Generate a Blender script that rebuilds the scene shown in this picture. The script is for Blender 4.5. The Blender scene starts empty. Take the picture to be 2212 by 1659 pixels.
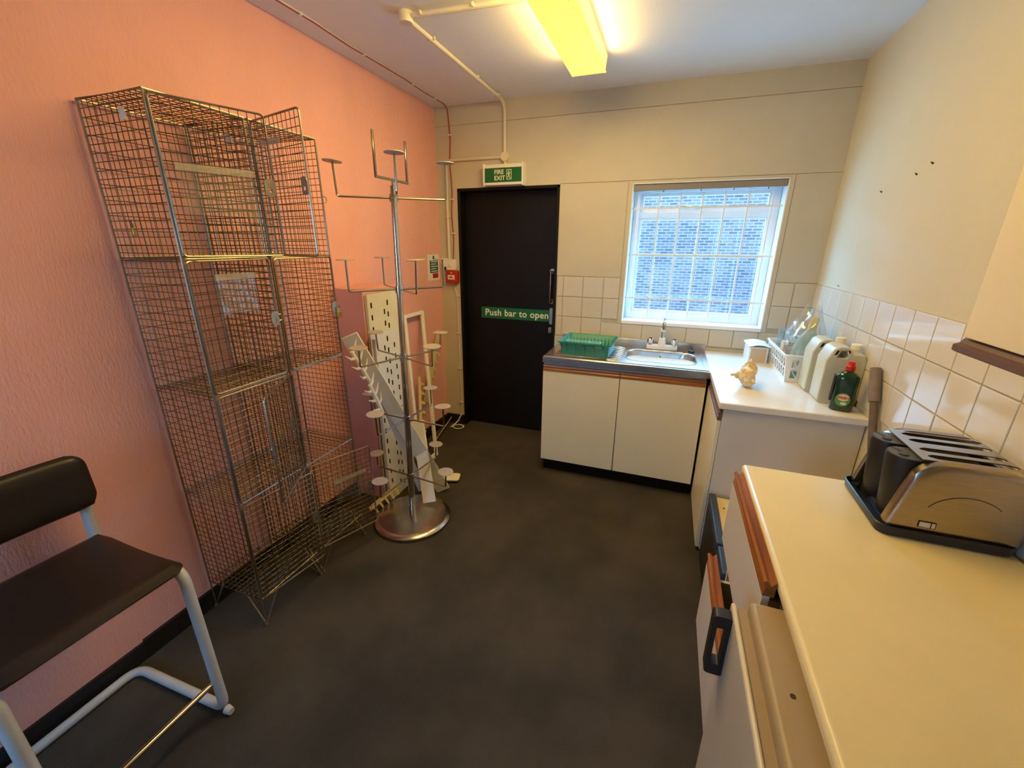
import bpy, bmesh, math, random
from mathutils import Vector, Matrix, geometry
random.seed(7)
PI = math.pi
V = Vector
scene = bpy.context.scene
COL = scene.collection

# ------------------------------------------------------------------ camera, world, exposure
W, L, H = 2.78, 3.321, 2.636          # right wall, back wall, ceiling
REAR = -1.25                          # wall behind the camera
cam_d = bpy.data.cameras.new('camera'); cam = bpy.data.objects.new('camera', cam_d); COL.objects.link(cam)
cam_d.sensor_fit = 'HORIZONTAL'; cam_d.sensor_width = 36.0
cam_d.lens = 36.0 * 904.72 / 2212.0
cam_d.clip_start = 0.02; cam_d.clip_end = 200
yaw, pitch, roll = -0.3477, 0.3217, 0.0058
fw = V((math.sin(yaw) * math.cos(pitch), math.cos(yaw) * math.cos(pitch), -math.sin(pitch)))
rt = V((math.cos(yaw), -math.sin(yaw), 0)); up = rt.cross(fw)
r2 = math.cos(roll) * rt + math.sin(roll) * up; u2 = -math.sin(roll) * rt + math.cos(roll) * up
M = Matrix((r2, u2, -fw)).transposed().to_4x4(); M.translation = V((1.8624, -0.0041, 1.6351))
cam.matrix_world = M
scene.camera = cam

world = bpy.data.worlds.new('overcast_sky'); scene.world = world; world.use_nodes = True
bg = world.node_tree.nodes['Background']
bg.inputs[0].default_value = (0.22, 0.57, 1.0, 1); bg.inputs[1].default_value = 24.0
vs = scene.view_settings
vs.view_transform = 'Standard'; vs.look = 'None'; vs.exposure = 0.0; vs.gamma = 1.0; vs.use_curve_mapping = False
LAMP_COL = (1.0, 0.68, 0.19)
LAMP_W = 28.0; LAMP_SIDE_W = 8.5          # watts of the light leaving the diffuser's underside and each flank
DIFF_COL = (1.0, 0.57, 0.035); DIFF_S = 1.45

# ------------------------------------------------------------------ materials
def mat(name, col, rough=0.6, metal=0.0, var=0.0, vscale=6.0, bump=0.0, bscale=60.0, stretch=None, spec=0.5,
        trans=0.0, alpha=1.0, coat=0.0, col2=None, detail=4.0, ior=1.45):
    m = bpy.data.materials.new(name); m.use_nodes = True
    nt = m.node_tree; b = nt.nodes['Principled BSDF']
    b.inputs['Base Color'].default_value = (*col, 1); b.inputs['Roughness'].default_value = rough
    b.inputs['Metallic'].default_value = metal; b.inputs['Specular IOR Level'].default_value = spec
    b.inputs['IOR'].default_value = ior
    if trans: b.inputs['Transmission Weight'].default_value = trans
    if alpha < 1: b.inputs['Alpha'].default_value = alpha
    if coat: b.inputs['Coat Weight'].default_value = coat
    tc = nt.nodes.new('ShaderNodeTexCoord'); mp = nt.nodes.new('ShaderNodeMapping')
    nt.links.new(tc.outputs['Object'], mp.inputs[0])
    if stretch: mp.inputs['Scale'].default_value = stretch
    if var or col2:
        n = nt.nodes.new('ShaderNodeTexNoise'); n.inputs['Scale'].default_value = vscale; n.inputs['Detail'].default_value = detail
        nt.links.new(mp.outputs[0], n.inputs['Vector'])
        cr = nt.nodes.new('ShaderNodeValToRGB')
        c2 = col2 if col2 else tuple(c * (1 - var) for c in col)
        cr.color_ramp.elements[0].position = 0.35; cr.color_ramp.elements[0].color = (*c2, 1)
        cr.color_ramp.elements[1].position = 0.65; cr.color_ramp.elements[1].color = (*col, 1)
        nt.links.new(n.outputs['Fac'], cr.inputs[0]); nt.links.new(cr.outputs[0], b.inputs['Base Color'])
    if bump:
        n2 = nt.nodes.new('ShaderNodeTexNoise'); n2.inputs['Scale'].default_value = bscale; n2.inputs['Detail'].default_value = 3
        nt.links.new(mp.outputs[0], n2.inputs['Vector'])
        bp = nt.nodes.new('ShaderNodeBump'); bp.inputs['Strength'].default_value = bump; bp.inputs['Distance'].default_value = 0.004
        nt.links.new(n2.outputs['Fac'], bp.inputs['Height']); nt.links.new(bp.outputs[0], b.inputs['Normal'])
    return m

def film(name, tint, gloss=0.25, rough=0.08, body=0.0, bodycol=(1, 1, 1)):
    """thin clear sheet: transparent + glossy (+ a little diffuse)"""
    m = bpy.data.materials.new(name); m.use_nodes = True; nt = m.node_tree
    for n in list(nt.nodes): nt.nodes.remove(n)
    out = nt.nodes.new('ShaderNodeOutputMaterial'); t = nt.nodes.new('ShaderNodeBsdfTransparent'); g = nt.nodes.new('ShaderNodeBsdfGlossy')
    t.inputs[0].default_value = (*tint, 1); g.inputs['Roughness'].default_value = rough
    lwt = nt.nodes.new('ShaderNodeLayerWeight'); lwt.inputs[0].default_value = 0.5; lw = nt.nodes.new('ShaderNodeMath'); lw.operation = 'POWER'; lw.inputs[1].default_value = 5.0
    nt.links.new(lwt.outputs['Facing'], lw.inputs[0])
    ad = nt.nodes.new('ShaderNodeMath'); ad.operation = 'MULTIPLY_ADD'; ad.inputs[1].default_value = 1.0; ad.inputs[2].default_value = 0.03 + gloss * 0.2
    nt.links.new(lw.outputs[0], ad.inputs[0])
    mx = nt.nodes.new('ShaderNodeMixShader'); nt.links.new(ad.outputs[0], mx.inputs[0])
    src = t.outputs[0]
    if body:
        d = nt.nodes.new('ShaderNodeBsdfDiffuse'); d.inputs[0].default_value = (*bodycol, 1)
        m2 = nt.nodes.new('ShaderNodeMixShader'); m2.inputs[0].default_value = body
        nt.links.new(t.outputs[0], m2.inputs[1]); nt.links.new(d.outputs[0], m2.inputs[2]); src = m2.outputs[0]
    nt.links.new(src, mx.inputs[1]); nt.links.new(g.outputs[0], mx.inputs[2]); nt.links.new(mx.outputs[0], out.inputs[0])
    return m

MT = {}
MT['pink'] = mat('pink_woodchip_paper', (0.84, 0.42, 0.36), 0.75, var=0.06, vscale=2.5, bump=1.0, bscale=75, stretch=(1, 1.7, 0.5), spec=0.25)
MT['pinkbox'] = mat('pink_paint', (0.76, 0.38, 0.33), 0.6, var=0.08, vscale=4, bump=0.1, bscale=40)
MT['cream'] = mat('cream_wall_paint', (0.56, 0.52, 0.41), 0.55, var=0.07, vscale=3, bump=0.12, bscale=25)
MT['creamR'] = mat('cream_plaster_paint', (0.64, 0.60, 0.44), 0.6, var=0.05, vscale=2.2, bump=0.15, bscale=30)
MT['tile'] = mat('painted_tile', (0.60, 0.55, 0.43), 0.35, var=0.05, vscale=5, bump=0.05, bscale=20)
MT['tileR'] = mat('white_glazed_tile', (0.70, 0.66, 0.56), 0.10, var=0.03, vscale=4, bump=0.12, bscale=9, coat=0.3)
MT['grout'] = mat('grout', (0.50, 0.45, 0.36), 0.8, var=0.2, vscale=20)
MT['ceil'] = mat('ceiling_paint', (0.80, 0.80, 0.78), 0.8, var=0.05, vscale=1.5, bump=0.08, bscale=18)
MT['black'] = mat('black_gloss_paint', (0.006, 0.005, 0.005), 0.5, spec=0.25, var=0.3, vscale=5, bump=0.05, bscale=20)
MT['skirt'] = mat('black_skirting', (0.012, 0.012, 0.014), 0.5, var=0.3, vscale=8)
MT['white'] = mat('white_gloss_paint', (0.80, 0.80, 0.76), 0.35, var=0.04, vscale=8)
MT['upvc'] = mat('white_window_frame', (0.84, 0.88, 0.90), 0.3, var=0.03, vscale=6)
MT['whiteplastic'] = mat('white_plastic', (0.80, 0.79, 0.74), 0.35, var=0.03, vscale=10)
MT['conduit'] = mat('painted_conduit', (0.72, 0.66, 0.52), 0.4, var=0.06, vscale=20)
MT['red'] = mat('red_plastic', (0.45, 0.02, 0.015), 0.35, var=0.1, vscale=15)
MT['redcable'] = mat('red_cable', (0.36, 0.035, 0.02), 0.45, var=0.15, vscale=20)
MT['green'] = mat('green_sign', (0.005, 0.13, 0.035), 0.4, var=0.06, vscale=8)
MT['lettering'] = mat('sign_lettering', (0.80, 0.80, 0.66), 0.45, var=0.02, vscale=8)
MT['darkink'] = mat('dark_print', (0.03, 0.03, 0.03), 0.5, var=0.1, vscale=30)
MT['bluesign'] = mat('blue_print', (0.02, 0.12, 0.22), 0.45, var=0.1, vscale=20)
MT['chrome'] = mat('chrome', (0.62, 0.60, 0.57), 0.12, 1.0, var=0.06, vscale=12)
MT['chromebase'] = mat('worn_chrome_plate', (0.55, 0.50, 0.45), 0.24, 1.0, var=0.25, vscale=7)
MT['chromedark'] = mat('chromed_rod', (0.42, 0.40, 0.37), 0.22, 1.0, var=0.1, vscale=12)
MT['discpaint'] = mat('grey_disc', (0.44, 0.40, 0.38), 0.45, 0.3, var=0.1, vscale=30)
MT['wire'] = mat('dull_zinc_wire', (0.17, 0.13, 0.09), 0.40, 0.75, var=0.35, vscale=14)
MT['rod'] = mat('zinc_frame_rod', (0.42, 0.37, 0.30), 0.32, 0.9, var=0.3, vscale=10)
MT['zincplate'] = mat('zinc_plate', (0.42, 0.40, 0.36), 0.4, 0.9, var=0.2, vscale=30)
MT['brass'] = mat('brass', (0.72, 0.50, 0.13), 0.3, 0.9, var=0.1, vscale=30)
MT['steel'] = mat('brushed_stainless', (0.62, 0.60, 0.57), 0.27, 1.0, var=0.08, vscale=20, stretch=(1, 14, 1))
MT['toastersteel'] = mat('brushed_toaster_steel', (0.43, 0.37, 0.29), 0.27, 1.0, var=0.10, vscale=30, stretch=(0.4, 8, 10))
MT['blackplastic'] = mat('black_plastic', (0.018, 0.018, 0.020), 0.38, var=0.2, vscale=20)
MT['greyplastic'] = mat('charcoal_plastic', (0.06, 0.06, 0.065), 0.45, var=0.15, vscale=20)
MT['podtop'] = mat('slate_grey_plastic', (0.10, 0.105, 0.115), 0.5, var=0.15, vscale=20)
MT['traymat'] = mat('black_tray_plastic', (0.014, 0.020, 0.034), 0.30, var=0.15, vscale=15)
MT['bluegrey'] = mat('slate_blue_plastic', (0.035, 0.06, 0.11), 0.35, var=0.15, vscale=15)
MT['vinyl'] = mat('black_vinyl', (0.018, 0.012, 0.009), 0.36, var=0.25, vscale=6, bump=0.08, bscale=220)
MT['greytube'] = mat('grey_enamel_tube', (0.52, 0.53, 0.54), 0.32, var=0.08, vscale=14)
MT['carpet'] = mat('dark_carpet', (0.075, 0.064, 0.050), 0.95, bump=0.9, bscale=260, col2=(0.046, 0.041, 0.035), vscale=3.0, detail=9, spec=0.1)
MT['laminate'] = mat('cream_laminate', (0.80, 0.73, 0.52), 0.35, var=0.04, vscale=3)
MT['laminategrey'] = mat('pale_end_panel', (0.68, 0.64, 0.58), 0.5, var=0.05, vscale=3)
MT['worktop'] = mat('cream_worktop', (0.76, 0.66, 0.38), 0.28, var=0.05, vscale=5)
MT['worktopfar'] = mat('white_worktop', (0.80, 0.79, 0.74), 0.24, var=0.04, vscale=5)
MT['fridge'] = mat('beige_enamel', (0.38, 0.285, 0.165), 0.42, var=0.06, vscale=4)
MT['fridgedoor'] = mat('cream_enamel_door', (0.62, 0.56, 0.44), 0.35, var=0.05, vscale=4)
MT['wood'] = mat('varnished_wood', (0.36, 0.13, 0.035), 0.35, col2=(0.22, 0.07, 0.018), vscale=7, stretch=(6, 0.6, 8), detail=6)
MT['woodx'] = mat('varnished_wood_lengthwise', (0.38, 0.15, 0.035), 0.35, col2=(0.24, 0.08, 0.018), vscale=7, stretch=(0.6, 6, 8), detail=6)
MT['pine'] = mat('pale_pine_board', (0.66, 0.54, 0.30), 0.55, col2=(0.54, 0.41, 0.20), vscale=5, stretch=(6, 0.8, 4))
MT['mauve'] = mat('mauve_brown_trim', (0.15, 0.085, 0.075), 0.5, var=0.15, vscale=8)
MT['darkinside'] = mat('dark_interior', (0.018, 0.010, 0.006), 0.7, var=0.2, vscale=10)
MT['teal'] = mat('teal_plastic', (0.025, 0.26, 0.21), 0.35, var=0.06, vscale=10)
MT['tealpale'] = mat('pale_teal_plastic', (0.20, 0.50, 0.42), 0.35, var=0.06, vscale=10)
MT['perf'] = mat('cream_sheet_metal', (0.74, 0.68, 0.46), 0.42, var=0.08, vscale=6)
MT['perfgrey'] = mat('pale_grey_sheet_metal', (0.70, 0.68, 0.60), 0.4, var=0.06, vscale=6)
MT['plank'] = mat('white_faced_plank', (0.74, 0.71, 0.62), 0.4, var=0.05, vscale=5)
MT['comb'] = mat('yellowed_plastic', (0.68, 0.55, 0.27), 0.45, var=0.12, vscale=10)
MT['cableW'] = mat('white_cable', (0.72, 0.69, 0.58), 0.5, var=0.05, vscale=20)
MT['jerry'] = mat('milky_plastic', (0.68, 0.67, 0.50), 0.32, var=0.06, vscale=6, trans=0.12)
MT['jerryliq'] = mat('milky_cap', (0.82, 0.78, 0.64), 0.4, var=0.03, vscale=10)
MT['soap'] = mat('dark_green_soap', (0.004, 0.045, 0.022), 0.14, var=0.2, vscale=5, coat=0.5)
MT['redcap'] = mat('red_cap', (0.55, 0.012, 0.012), 0.3, var=0.05, vscale=12)
MT['labelcream'] = mat('cream_label', (0.78, 0.70, 0.50), 0.5, var=0.1, vscale=40)
MT['labelgreen'] = mat('green_label', (0.10, 0.30, 0.05), 0.5, var=0.2, vscale=40)
MT['labelred'] = mat('red_print', (0.62, 0.04, 0.02), 0.5, var=0.05, vscale=40)
MT['labelpurple'] = mat('purple_grey_label', (0.06, 0.045, 0.06), 0.5, var=0.2, vscale=40)
MT['palegreen'] = mat('pale_green_bottle', (0.50, 0.72, 0.58), 0.25, var=0.06, vscale=6, trans=0.2)
MT['yellowcap'] = mat('yellow_cap', (0.70, 0.55, 0.12), 0.4, var=0.05, vscale=10)
MT['card'] = mat('cardboard', (0.62, 0.46, 0.30), 0.7, var=0.08, vscale=8)
MT['cardwhite'] = mat('white_card', (0.80, 0.80, 0.76), 0.55, var=0.05, vscale=8)
MT['shell'] = mat('sea_shell', (0.84, 0.74, 0.50), 0.5, col2=(0.60, 0.42, 0.20), vscale=30, bump=0.3, bscale=60)
MT['pipe'] = mat('lagged_brown_pipe', (0.16, 0.115, 0.085), 0.55, 0.1, var=0.25, vscale=20)
MT['pipesleeve'] = mat('grey_brown_sleeve', (0.24, 0.19, 0.15), 0.5, var=0.2, vscale=20)
MT['bagfilm'] = film('clear_polythene', (0.90, 0.95, 0.97), 0.8, 0.10, 0.20, (0.8, 0.88, 0.92))
MT['pouchfilm'] = film('clear_pouch', (0.90, 0.90, 0.88), 0.4, 0.12, 0.05, (0.8, 0.78, 0.72))
MT['pouchstrip'] = film('pouch_seal', (0.85, 0.82, 0.75), 0.4, 0.2, 0.28, (0.75, 0.70, 0.55))
MT['jugfilm'] = film('clear_jug_plastic', (0.86, 0.95, 0.97), 0.7, 0.06, 0.12, (0.7, 0.9, 0.95))
MT['glass'] = film('window_glass', (0.93, 0.96, 0.97), 0.1, 0.02)
MT['hole'] = mat('dark_hole', (0.05, 0.03, 0.02), 0.8, var=0.2, vscale=30)
MT['blindrail'] = mat('grey_blind_rail', (0.26, 0.23, 0.20), 0.45, var=0.08, vscale=10)
MT['concrete'] = mat('pale_yard_concrete', (0.62, 0.60, 0.57), 0.9, var=0.2, vscale=1.5)

def emis(name, col, s, base=(0.8, 0.75, 0.5)):
    m = mat(name, base, 0.35); b = m.node_tree.nodes['Principled BSDF']
    b.inputs['Emission Color'].default_value = (*col, 1); b.inputs['Emission Strength'].default_value = s
    nt = m.node_tree
    n = nt.nodes.new('ShaderNodeTexNoise'); n.inputs['Scale'].default_value = 5
    cr = nt.nodes.new('ShaderNodeValToRGB')
    cr.color_ramp.elements[0].color = (col[0] * 0.97, col[1] * 0.93, col[2] * 0.9, 1); cr.color_ramp.elements[1].color = (*col, 1)
    nt.links.new(n.outputs['Fac'], cr.inputs[0]); nt.links.new(cr.outputs[0], b.inputs['Emission Color'])
    return m
MT['diffuser'] = emis('lit_yellowed_diffuser', DIFF_COL, DIFF_S)

def brickmat():
    m = bpy.data.materials.new('outside_brickwork'); m.use_nodes = True; nt = m.node_tree; b = nt.nodes['Principled BSDF']
    b.inputs['Roughness'].default_value = 0.9
    tc = nt.nodes.new('ShaderNodeTexCoord'); sp = nt.nodes.new('ShaderNodeSeparateXYZ'); cb = nt.nodes.new('ShaderNodeCombineXYZ')
    nt.links.new(tc.outputs['Object'], sp.inputs[0]); nt.links.new(sp.outputs[0], cb.inputs[0]); nt.links.new(sp.outputs[2], cb.inputs[1])
    br = nt.nodes.new('ShaderNodeTexBrick'); nt.links.new(cb.outputs[0], br.inputs['Vector'])
    br.inputs['Scale'].default_value = 1.0; br.inputs['Brick Width'].default_value = 0.225; br.inputs['Row Height'].default_value = 0.075
    br.inputs['Mortar Size'].default_value = 0.011
    br.inputs['Color1'].default_value = (0.040, 0.021, 0.026, 1); br.inputs['Color2'].default_value = (0.092, 0.052, 0.062, 1); br.inputs['Mortar'].default_value = (0.150, 0.098, 0.104, 1)
    n = nt.nodes.new('ShaderNodeTexNoise'); n.inputs['Scale'].default_value = 0.9; n.inputs['Detail'].default_value = 6
    nt.links.new(tc.outputs['Object'], n.inputs['Vector'])
    mx = nt.nodes.new('ShaderNodeMixRGB'); mx.blend_type = 'OVERLAY'; mx.inputs[0].default_value = 0.5
    nt.links.new(br.outputs[0], mx.inputs[1]); nt.links.new(n.outputs['Fac'], mx.inputs[2]); nt.links.new(mx.outputs[0], b.inputs['Base Color'])
    return m
MT['brick'] = brickmat()

# ------------------------------------------------------------------ helpers
def wloc(o):
    p = V((0, 0, 0))
    while o is not None: p = p + o.location; o = o.parent
    return p

class MB:
    def __init__(s): s.v = []; s.f = []
    def add(s, vs_, fs):
        o = len(s.v); s.v += [V(p) for p in vs_]; s.f += [tuple(i + o for i in f) for f in fs]; return s
    def box(s, a, b, Mx=None):
        (x0, y0, z0), (x1, y1, z1) = a, b
        vs_ = [V(p) for p in ((x0, y0, z0), (x1, y0, z0), (x1, y1, z0), (x0, y1, z0), (x0, y0, z1), (x1, y0, z1), (x1, y1, z1), (x0, y1, z1))]
        if Mx: vs_ = [Mx @ p for p in vs_]
        return s.add(vs_, [(0, 3, 2, 1), (4, 5, 6, 7), (0, 1, 5, 4), (1, 2, 6, 5), (2, 3, 7, 6), (3, 0, 4, 7)])
    def loft(s, loops, cap0=True, cap1=True):
        n = len(loops[0]); vs_ = [p for l in loops for p in l]; fs = []
        for k in range(len(loops) - 1):
            for i in range(n):
                j = (i + 1) % n; fs.append((k * n + i, k * n + j, (k + 1) * n + j, (k + 1) * n + i))
        if cap0: fs.append(tuple(reversed(range(n))))
        if cap1: fs.append(tuple((len(loops) - 1) * n + i for i in range(n)))
        return s.add(vs_, fs)
    def tube(s, pts, r, n=8, closed=False):
        pts = [V(p) for p in pts]; m = len(pts); rr = r if isinstance(r, (list, tuple)) else [r] * m
        tang = []
        for i in range(m):
            a = pts[i - 1] if (i > 0 or closed) else pts[i]; b = pts[(i + 1) % m] if (i < m - 1 or closed) else pts[i]
            tang.append((b - a).normalized())
        t0 = tang[0]; ref = V((0, 0, 1)) if abs(t0.z) < 0.9 else V((1, 0, 0))
        nx = t0.cross(ref).normalized(); loops = []
        for i in range(m):
            t = tang[i]; nx = (nx - t * nx.dot(t)).normalized(); ny = t.cross(nx)
            loops.append([pts[i] + (nx * math.cos(2 * PI * k / n) + ny * math.sin(2 * PI * k / n)) * rr[i] for k in range(n)])
        if closed: loops.append(loops[0]); return s.loft(loops, False, False)
        return s.loft(loops)
    def cyl(s, a, b, r0, r1=None, n=16): return s.tube([a, b], [r0, r0 if r1 is None else r1], n)
    def lathe(s, prof, c=(0, 0, 0), n=24, Mx=None):
        loops = []
        for r, z in prof:
            l = [V((r * math.cos(2 * PI * k / n), r * math.sin(2 * PI * k / n), z)) for k in range(n)]
            if Mx: l = [Mx @ p for p in l]
            loops.append([p + V(c) for p in l])
        return s.loft(loops)
    def plate(s, outer, holes, t, Mx):
        """flat sheet in the xy plane with holes, thickness t along +z, placed by Mx"""
        polys = [[V((p[0], p[1], 0)) for p in outer]] + [[V((p[0], p[1], 0)) for p in h] for h in holes]
        tris = geometry.tessellate_polygon(polys); flat = [p for q in polys for p in q]; n = len(flat)
        vs_ = [Mx @ p for p in flat] + [Mx @ (p + V((0, 0, t))) for p in flat]
        fs = [tuple(x) for x in tris] + [tuple(n + i for i in reversed(x)) for x in tris]; o = 0
        for q in polys:
            m = len(q)
            for i in range(m):
                j = (i + 1) % m; fs.append((o + i, o + j, n + o + j, n + o + i))
            o += m
        return s.add(vs_, fs)
    def mesh(s, name, m, off, smooth, ):
        me = bpy.data.meshes.new(name); me.from_pydata([tuple(p - off) for p in s.v], [], s.f)
        bm = bmesh.new(); bm.from_mesh(me); bmesh.ops.recalc_face_normals(bm, faces=bm.faces); bm.to_mesh(me); bm.free()
        me.materials.append(m)
        if smooth is not None:
            for p in me.polygons: p.use_smooth = True
            me.set_sharp_from_angle(angle=math.radians(smooth))
        return me
    def build(s, name, m, parent=None, smooth=35, bevel=None, local=False, label=None):
        if parent is None:
            xs = [p.x for p in s.v]; ys = [p.y for p in s.v]; zs = [p.z for p in s.v]
            off = V(((min(xs) + max(xs)) / 2, (min(ys) + max(ys)) / 2, min(zs)))
        else: off = V((0, 0, 0)) if local else wloc(parent)
        me = s.mesh(name, m, off, smooth); o = bpy.data.objects.new(name, me); COL.objects.link(o)
        if parent is None: o.location = off
        else: o.parent = parent
        if bevel:
            md = o.modifiers.new('bevel', 'BEVEL'); md.width = bevel[0]; md.segments = bevel[1]; md.limit_method = 'ANGLE'; md.angle_limit = math.radians(40)
        if label: o['label'] = label
        return o

def box(a, b): return MB().box(a, b)
def tag(o, label, cat, group=None, kind=None):
    o['label'] = label; o['category'] = cat
    if group: o['group'] = group
    if kind: o['kind'] = kind
    return o
def thing(name, label, cat, loc=(0, 0, 0), rz=0.0, group=None):
    o = bpy.data.objects.new(name, None); COL.objects.link(o); o.location = loc; o.rotation_euler = (0, 0, rz); o.empty_display_size = 0.05
    return tag(o, label, cat, group)
def struct(o, label, cat='wall'):
    o['kind'] = 'structure'; o['label'] = label; o['category'] = cat; return o
def stuff(o): o['kind'] = 'stuff'; return o
def sempty(name, loc):
    o = bpy.data.objects.new(name, None); COL.objects.link(o); o.location = loc; return o
def fillet(pts, r, n=5):
    pts = [V(p) for p in pts]; out = [pts[0]]
    for i in range(1, len(pts) - 1):
        a, p, b = pts[i - 1], pts[i], pts[i + 1]; d1 = (a - p); d2 = (b - p); k = min(r, d1.length * .49, d2.length * .49)
        s_, e_ = p + d1.normalized() * k, p + d2.normalized() * k
        for j in range(n + 1):
            t = j / n; out.append(s_ * (1 - t) ** 2 + p * 2 * t * (1 - t) + e_ * t * t)
    out.append(pts[-1]); return out
def rrect(x0, y0, x1, y1, r, n=5):
    out = []
    for cx, cy, a0 in ((x1 - r, y0 + r, -90), (x1 - r, y1 - r, 0), (x0 + r, y1 - r, 90), (x0 + r, y0 + r, 180)):
        for k in range(n + 1):
            a = math.radians(a0 + 90 * k / n); out.append((cx + r * math.cos(a), cy + r * math.sin(a)))
    return out
def basis(o, x, y, z=None):
    x = V(x).normalized(); y = V(y).normalized(); z = V(z).normalized() if z else x.cross(y)
    m = Matrix((x, y, z)).transposed().to_4x4(); m.translation = V(o); return m
def textmesh(s, size, m, parent, Mx, name='lettering', spacing=1.0, depth=0.0008, align='LEFT', bold=0.0):
    cu = bpy.data.curves.new(name, 'FONT'); cu.body = s; cu.size = size; cu.extrude = depth; cu.space_character = spacing; cu.align_x = align; cu.offset = bold
    cu.resolution_u = 3
    t = bpy.data.objects.new('tmp', cu); COL.objects.link(t)
    dg = bpy.context.evaluated_depsgraph_get(); me = bpy.data.meshes.new_from_object(t.evaluated_get(dg))
    COL.objects.unlink(t); bpy.data.objects.remove(t)
    me.transform(Mx); me.transform(Matrix.Translation(-wloc(parent)))
    me.materials.clear(); me.materials.append(m)
    o = bpy.data.objects.new(name, me); COL.objects.link(o); o.parent = parent
    return o

# ================================================================== STRUCTURE
T = 0.25
struct(box((-T, REAR - T, -0.1), (W + T, L + T, 0)).build('floor', MT['carpet']), 'dark worn grey-brown carpet over the whole floor', 'floor')
struct(box((-T, REAR - T, H), (W + T, L + T, H + 0.15)).build('ceiling', MT['ceil']), 'plain off-white painted ceiling', 'ceiling')
wl = struct(box((-T, REAR - T, 0), (0, L + T, H)).build('wall_left', MT['pink']), 'pink wall with embossed woodchip paper behind the wire lockers')
wr = struct(box((W, REAR - T, 0), (W + T, L + T, H)).build('wall_right', MT['creamR']), 'cream painted wall with a band of glazed tiles above the worktops')
RX0, RX1, RZ0, RZ1 = 0.15, 0.85, 1.00, 1.88
b = MB(); b.box((0, REAR - T, 0), (RX0, REAR, H)); b.box((RX1, REAR - T, 0), (W, REAR, H)); b.box((RX0, REAR - T, 0), (RX1, REAR, RZ0)); b.box((RX0, REAR - T, RZ1), (RX1, REAR, H))
struct(b.build('wall_rear', MT['cream']), 'cream painted wall behind the viewer')

# back wall with door and window openings
DX0, DX1, DH = 0.182, 1.030, 2.058
WX0, WX1, WZ0, WZ1 = 1.552, 2.510, 1.082, 2.045
b = MB(); y0, y1 = L, L + T
b.box((0, y0, 0), (DX0, y1, DH)); b.box((0, y0, DH), (W, y1, H)); b.box((DX1, y0, 0), (WX0, y1, DH))
b.box((WX0, y0, 0), (WX1, y1, WZ0)); b.box((WX0, y0, WZ1), (WX1, y1, DH)); b.box((WX1, y0, 0), (W, y1, DH))
wb = struct(b.build('wall_back', MT['grout']), 'cream boarded wall with the black fire door and barred window')
P = 0.005
def wallpanel(rects):
    q = MB()
    for x0, z0, x1, z1 in rects: q.box((x0, L - P, z0), (x1, L + 0.001, z1))
    q.build('panel', MT['cream'], wb, smooth=None)
wallpanel([(0, 2.505, W, H)])
wallpanel([(0, DH, DX1, 2.5), (0, 0.0, DX0, DH), (DX1, 2.064, W, 2.5)])
wallpanel([(DX1, 1.405, 1.522, 2.060)])
wallpanel([(2.538, 1.405, W, 2.060)])
wallpanel([(DX1, 0, 1.10, 0.925), (1.10, 0.0, W, 0.92)])
# flat board surround of the window opening
for a, c in (((1.525, WZ0 - 0.02), (WX0, 2.060)), ((WX1, WZ0 - 0.02), (2.535, 2.060)), ((WX0, WZ1), (WX1, 2.060))):
    box((a[0], L - 0.008, a[1]), (c[0], L + 0.001, c[1])).build('surround_board', MT['cream'], wb, smooth=None)

# tiles
TP = 0.157; rows = [1.402 - TP * k for k in range(3)]
tile_mesh = {}
def tile(parent, m, axis, u0, u1, z0, z1, g=0.0022):
    key = (parent.name, round(u1 - u0, 3), round(z1 - z0, 3))
    wdt, hgt = u1 - u0 - 2 * g, z1 - z0 - 2 * g
    if key not in tile_mesh:
        q = MB()
        if axis == 'x': q.box((-wdt / 2, -0.006, -hgt / 2), (wdt / 2, 0.001, hgt / 2))
        else: q.box((-0.006, -wdt / 2, -hgt / 2), (0.001, wdt / 2, hgt / 2))
        tile_mesh[key] = q.mesh('tile', m, V((0, 0, 0)), None)
    o = bpy.data.objects.new('tile', tile_mesh[key]); COL.objects.link(o); o.parent = parent
    c = V(((u0 + u1) / 2, L, (z0 + z1) / 2)) if axis == 'x' else V((W, (u0 + u1) / 2, (z0 + z1) / 2))
    o.location = c - parent.location
    md = o.modifiers.new('bevel', 'BEVEL'); md.width = 0.002; md.segments = 2
    tilt = random.uniform(-0.004, 0.004)
    o.rotation_euler = (tilt, 0, random.uniform(-0.004, 0.004)) if axis == 'x' else (0, tilt, random.uniform(-0.004, 0.004))
for z1 in rows:
    z0 = z1 - TP
    us = [DX1 + 0.005, 1.085] + [1.085 + TP * k for k in range(1, 11)] + [W]
    for u0, u1 in zip(us, us[1:]):
        u1 = min(u1, W)
        if u1 - u0 < 0.02: continue
        if z0 > WZ0 - 0.15 + 0.1 and u1 > 1.525 and u0 < 2.535:       # beside the window only
            if u0 < 1.525: tile(wb, MT['tile'], 'x', u0, 1.523, z0, z1)
            if u1 > 2.535: tile(wb, MT['tile'], 'x', 2.537, u1, z0, z1)
            continue
        if z1 > WZ0 - 0.025 and u1 > 1.525 and u0 < 2.535:
            tile(wb, MT['tile'], 'x', u0, u1, z0, WZ0 - 0.022); continue
        tile(wb, MT['tile'], 'x', u0, u1, z0, z1)
gr = box((W - 0.0015, -0.2, rows[-1] - TP), (W + 0.001, L, rows[0])).build('grout_bed', MT['grout'], wr, smooth=None)
for z1 in rows:
    yy = L - 0.006
    while yy > 0.2:
        tile(wr, MT['tileR'], 'y', yy - TP, yy, z1 - TP, z1); yy -= TP
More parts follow.
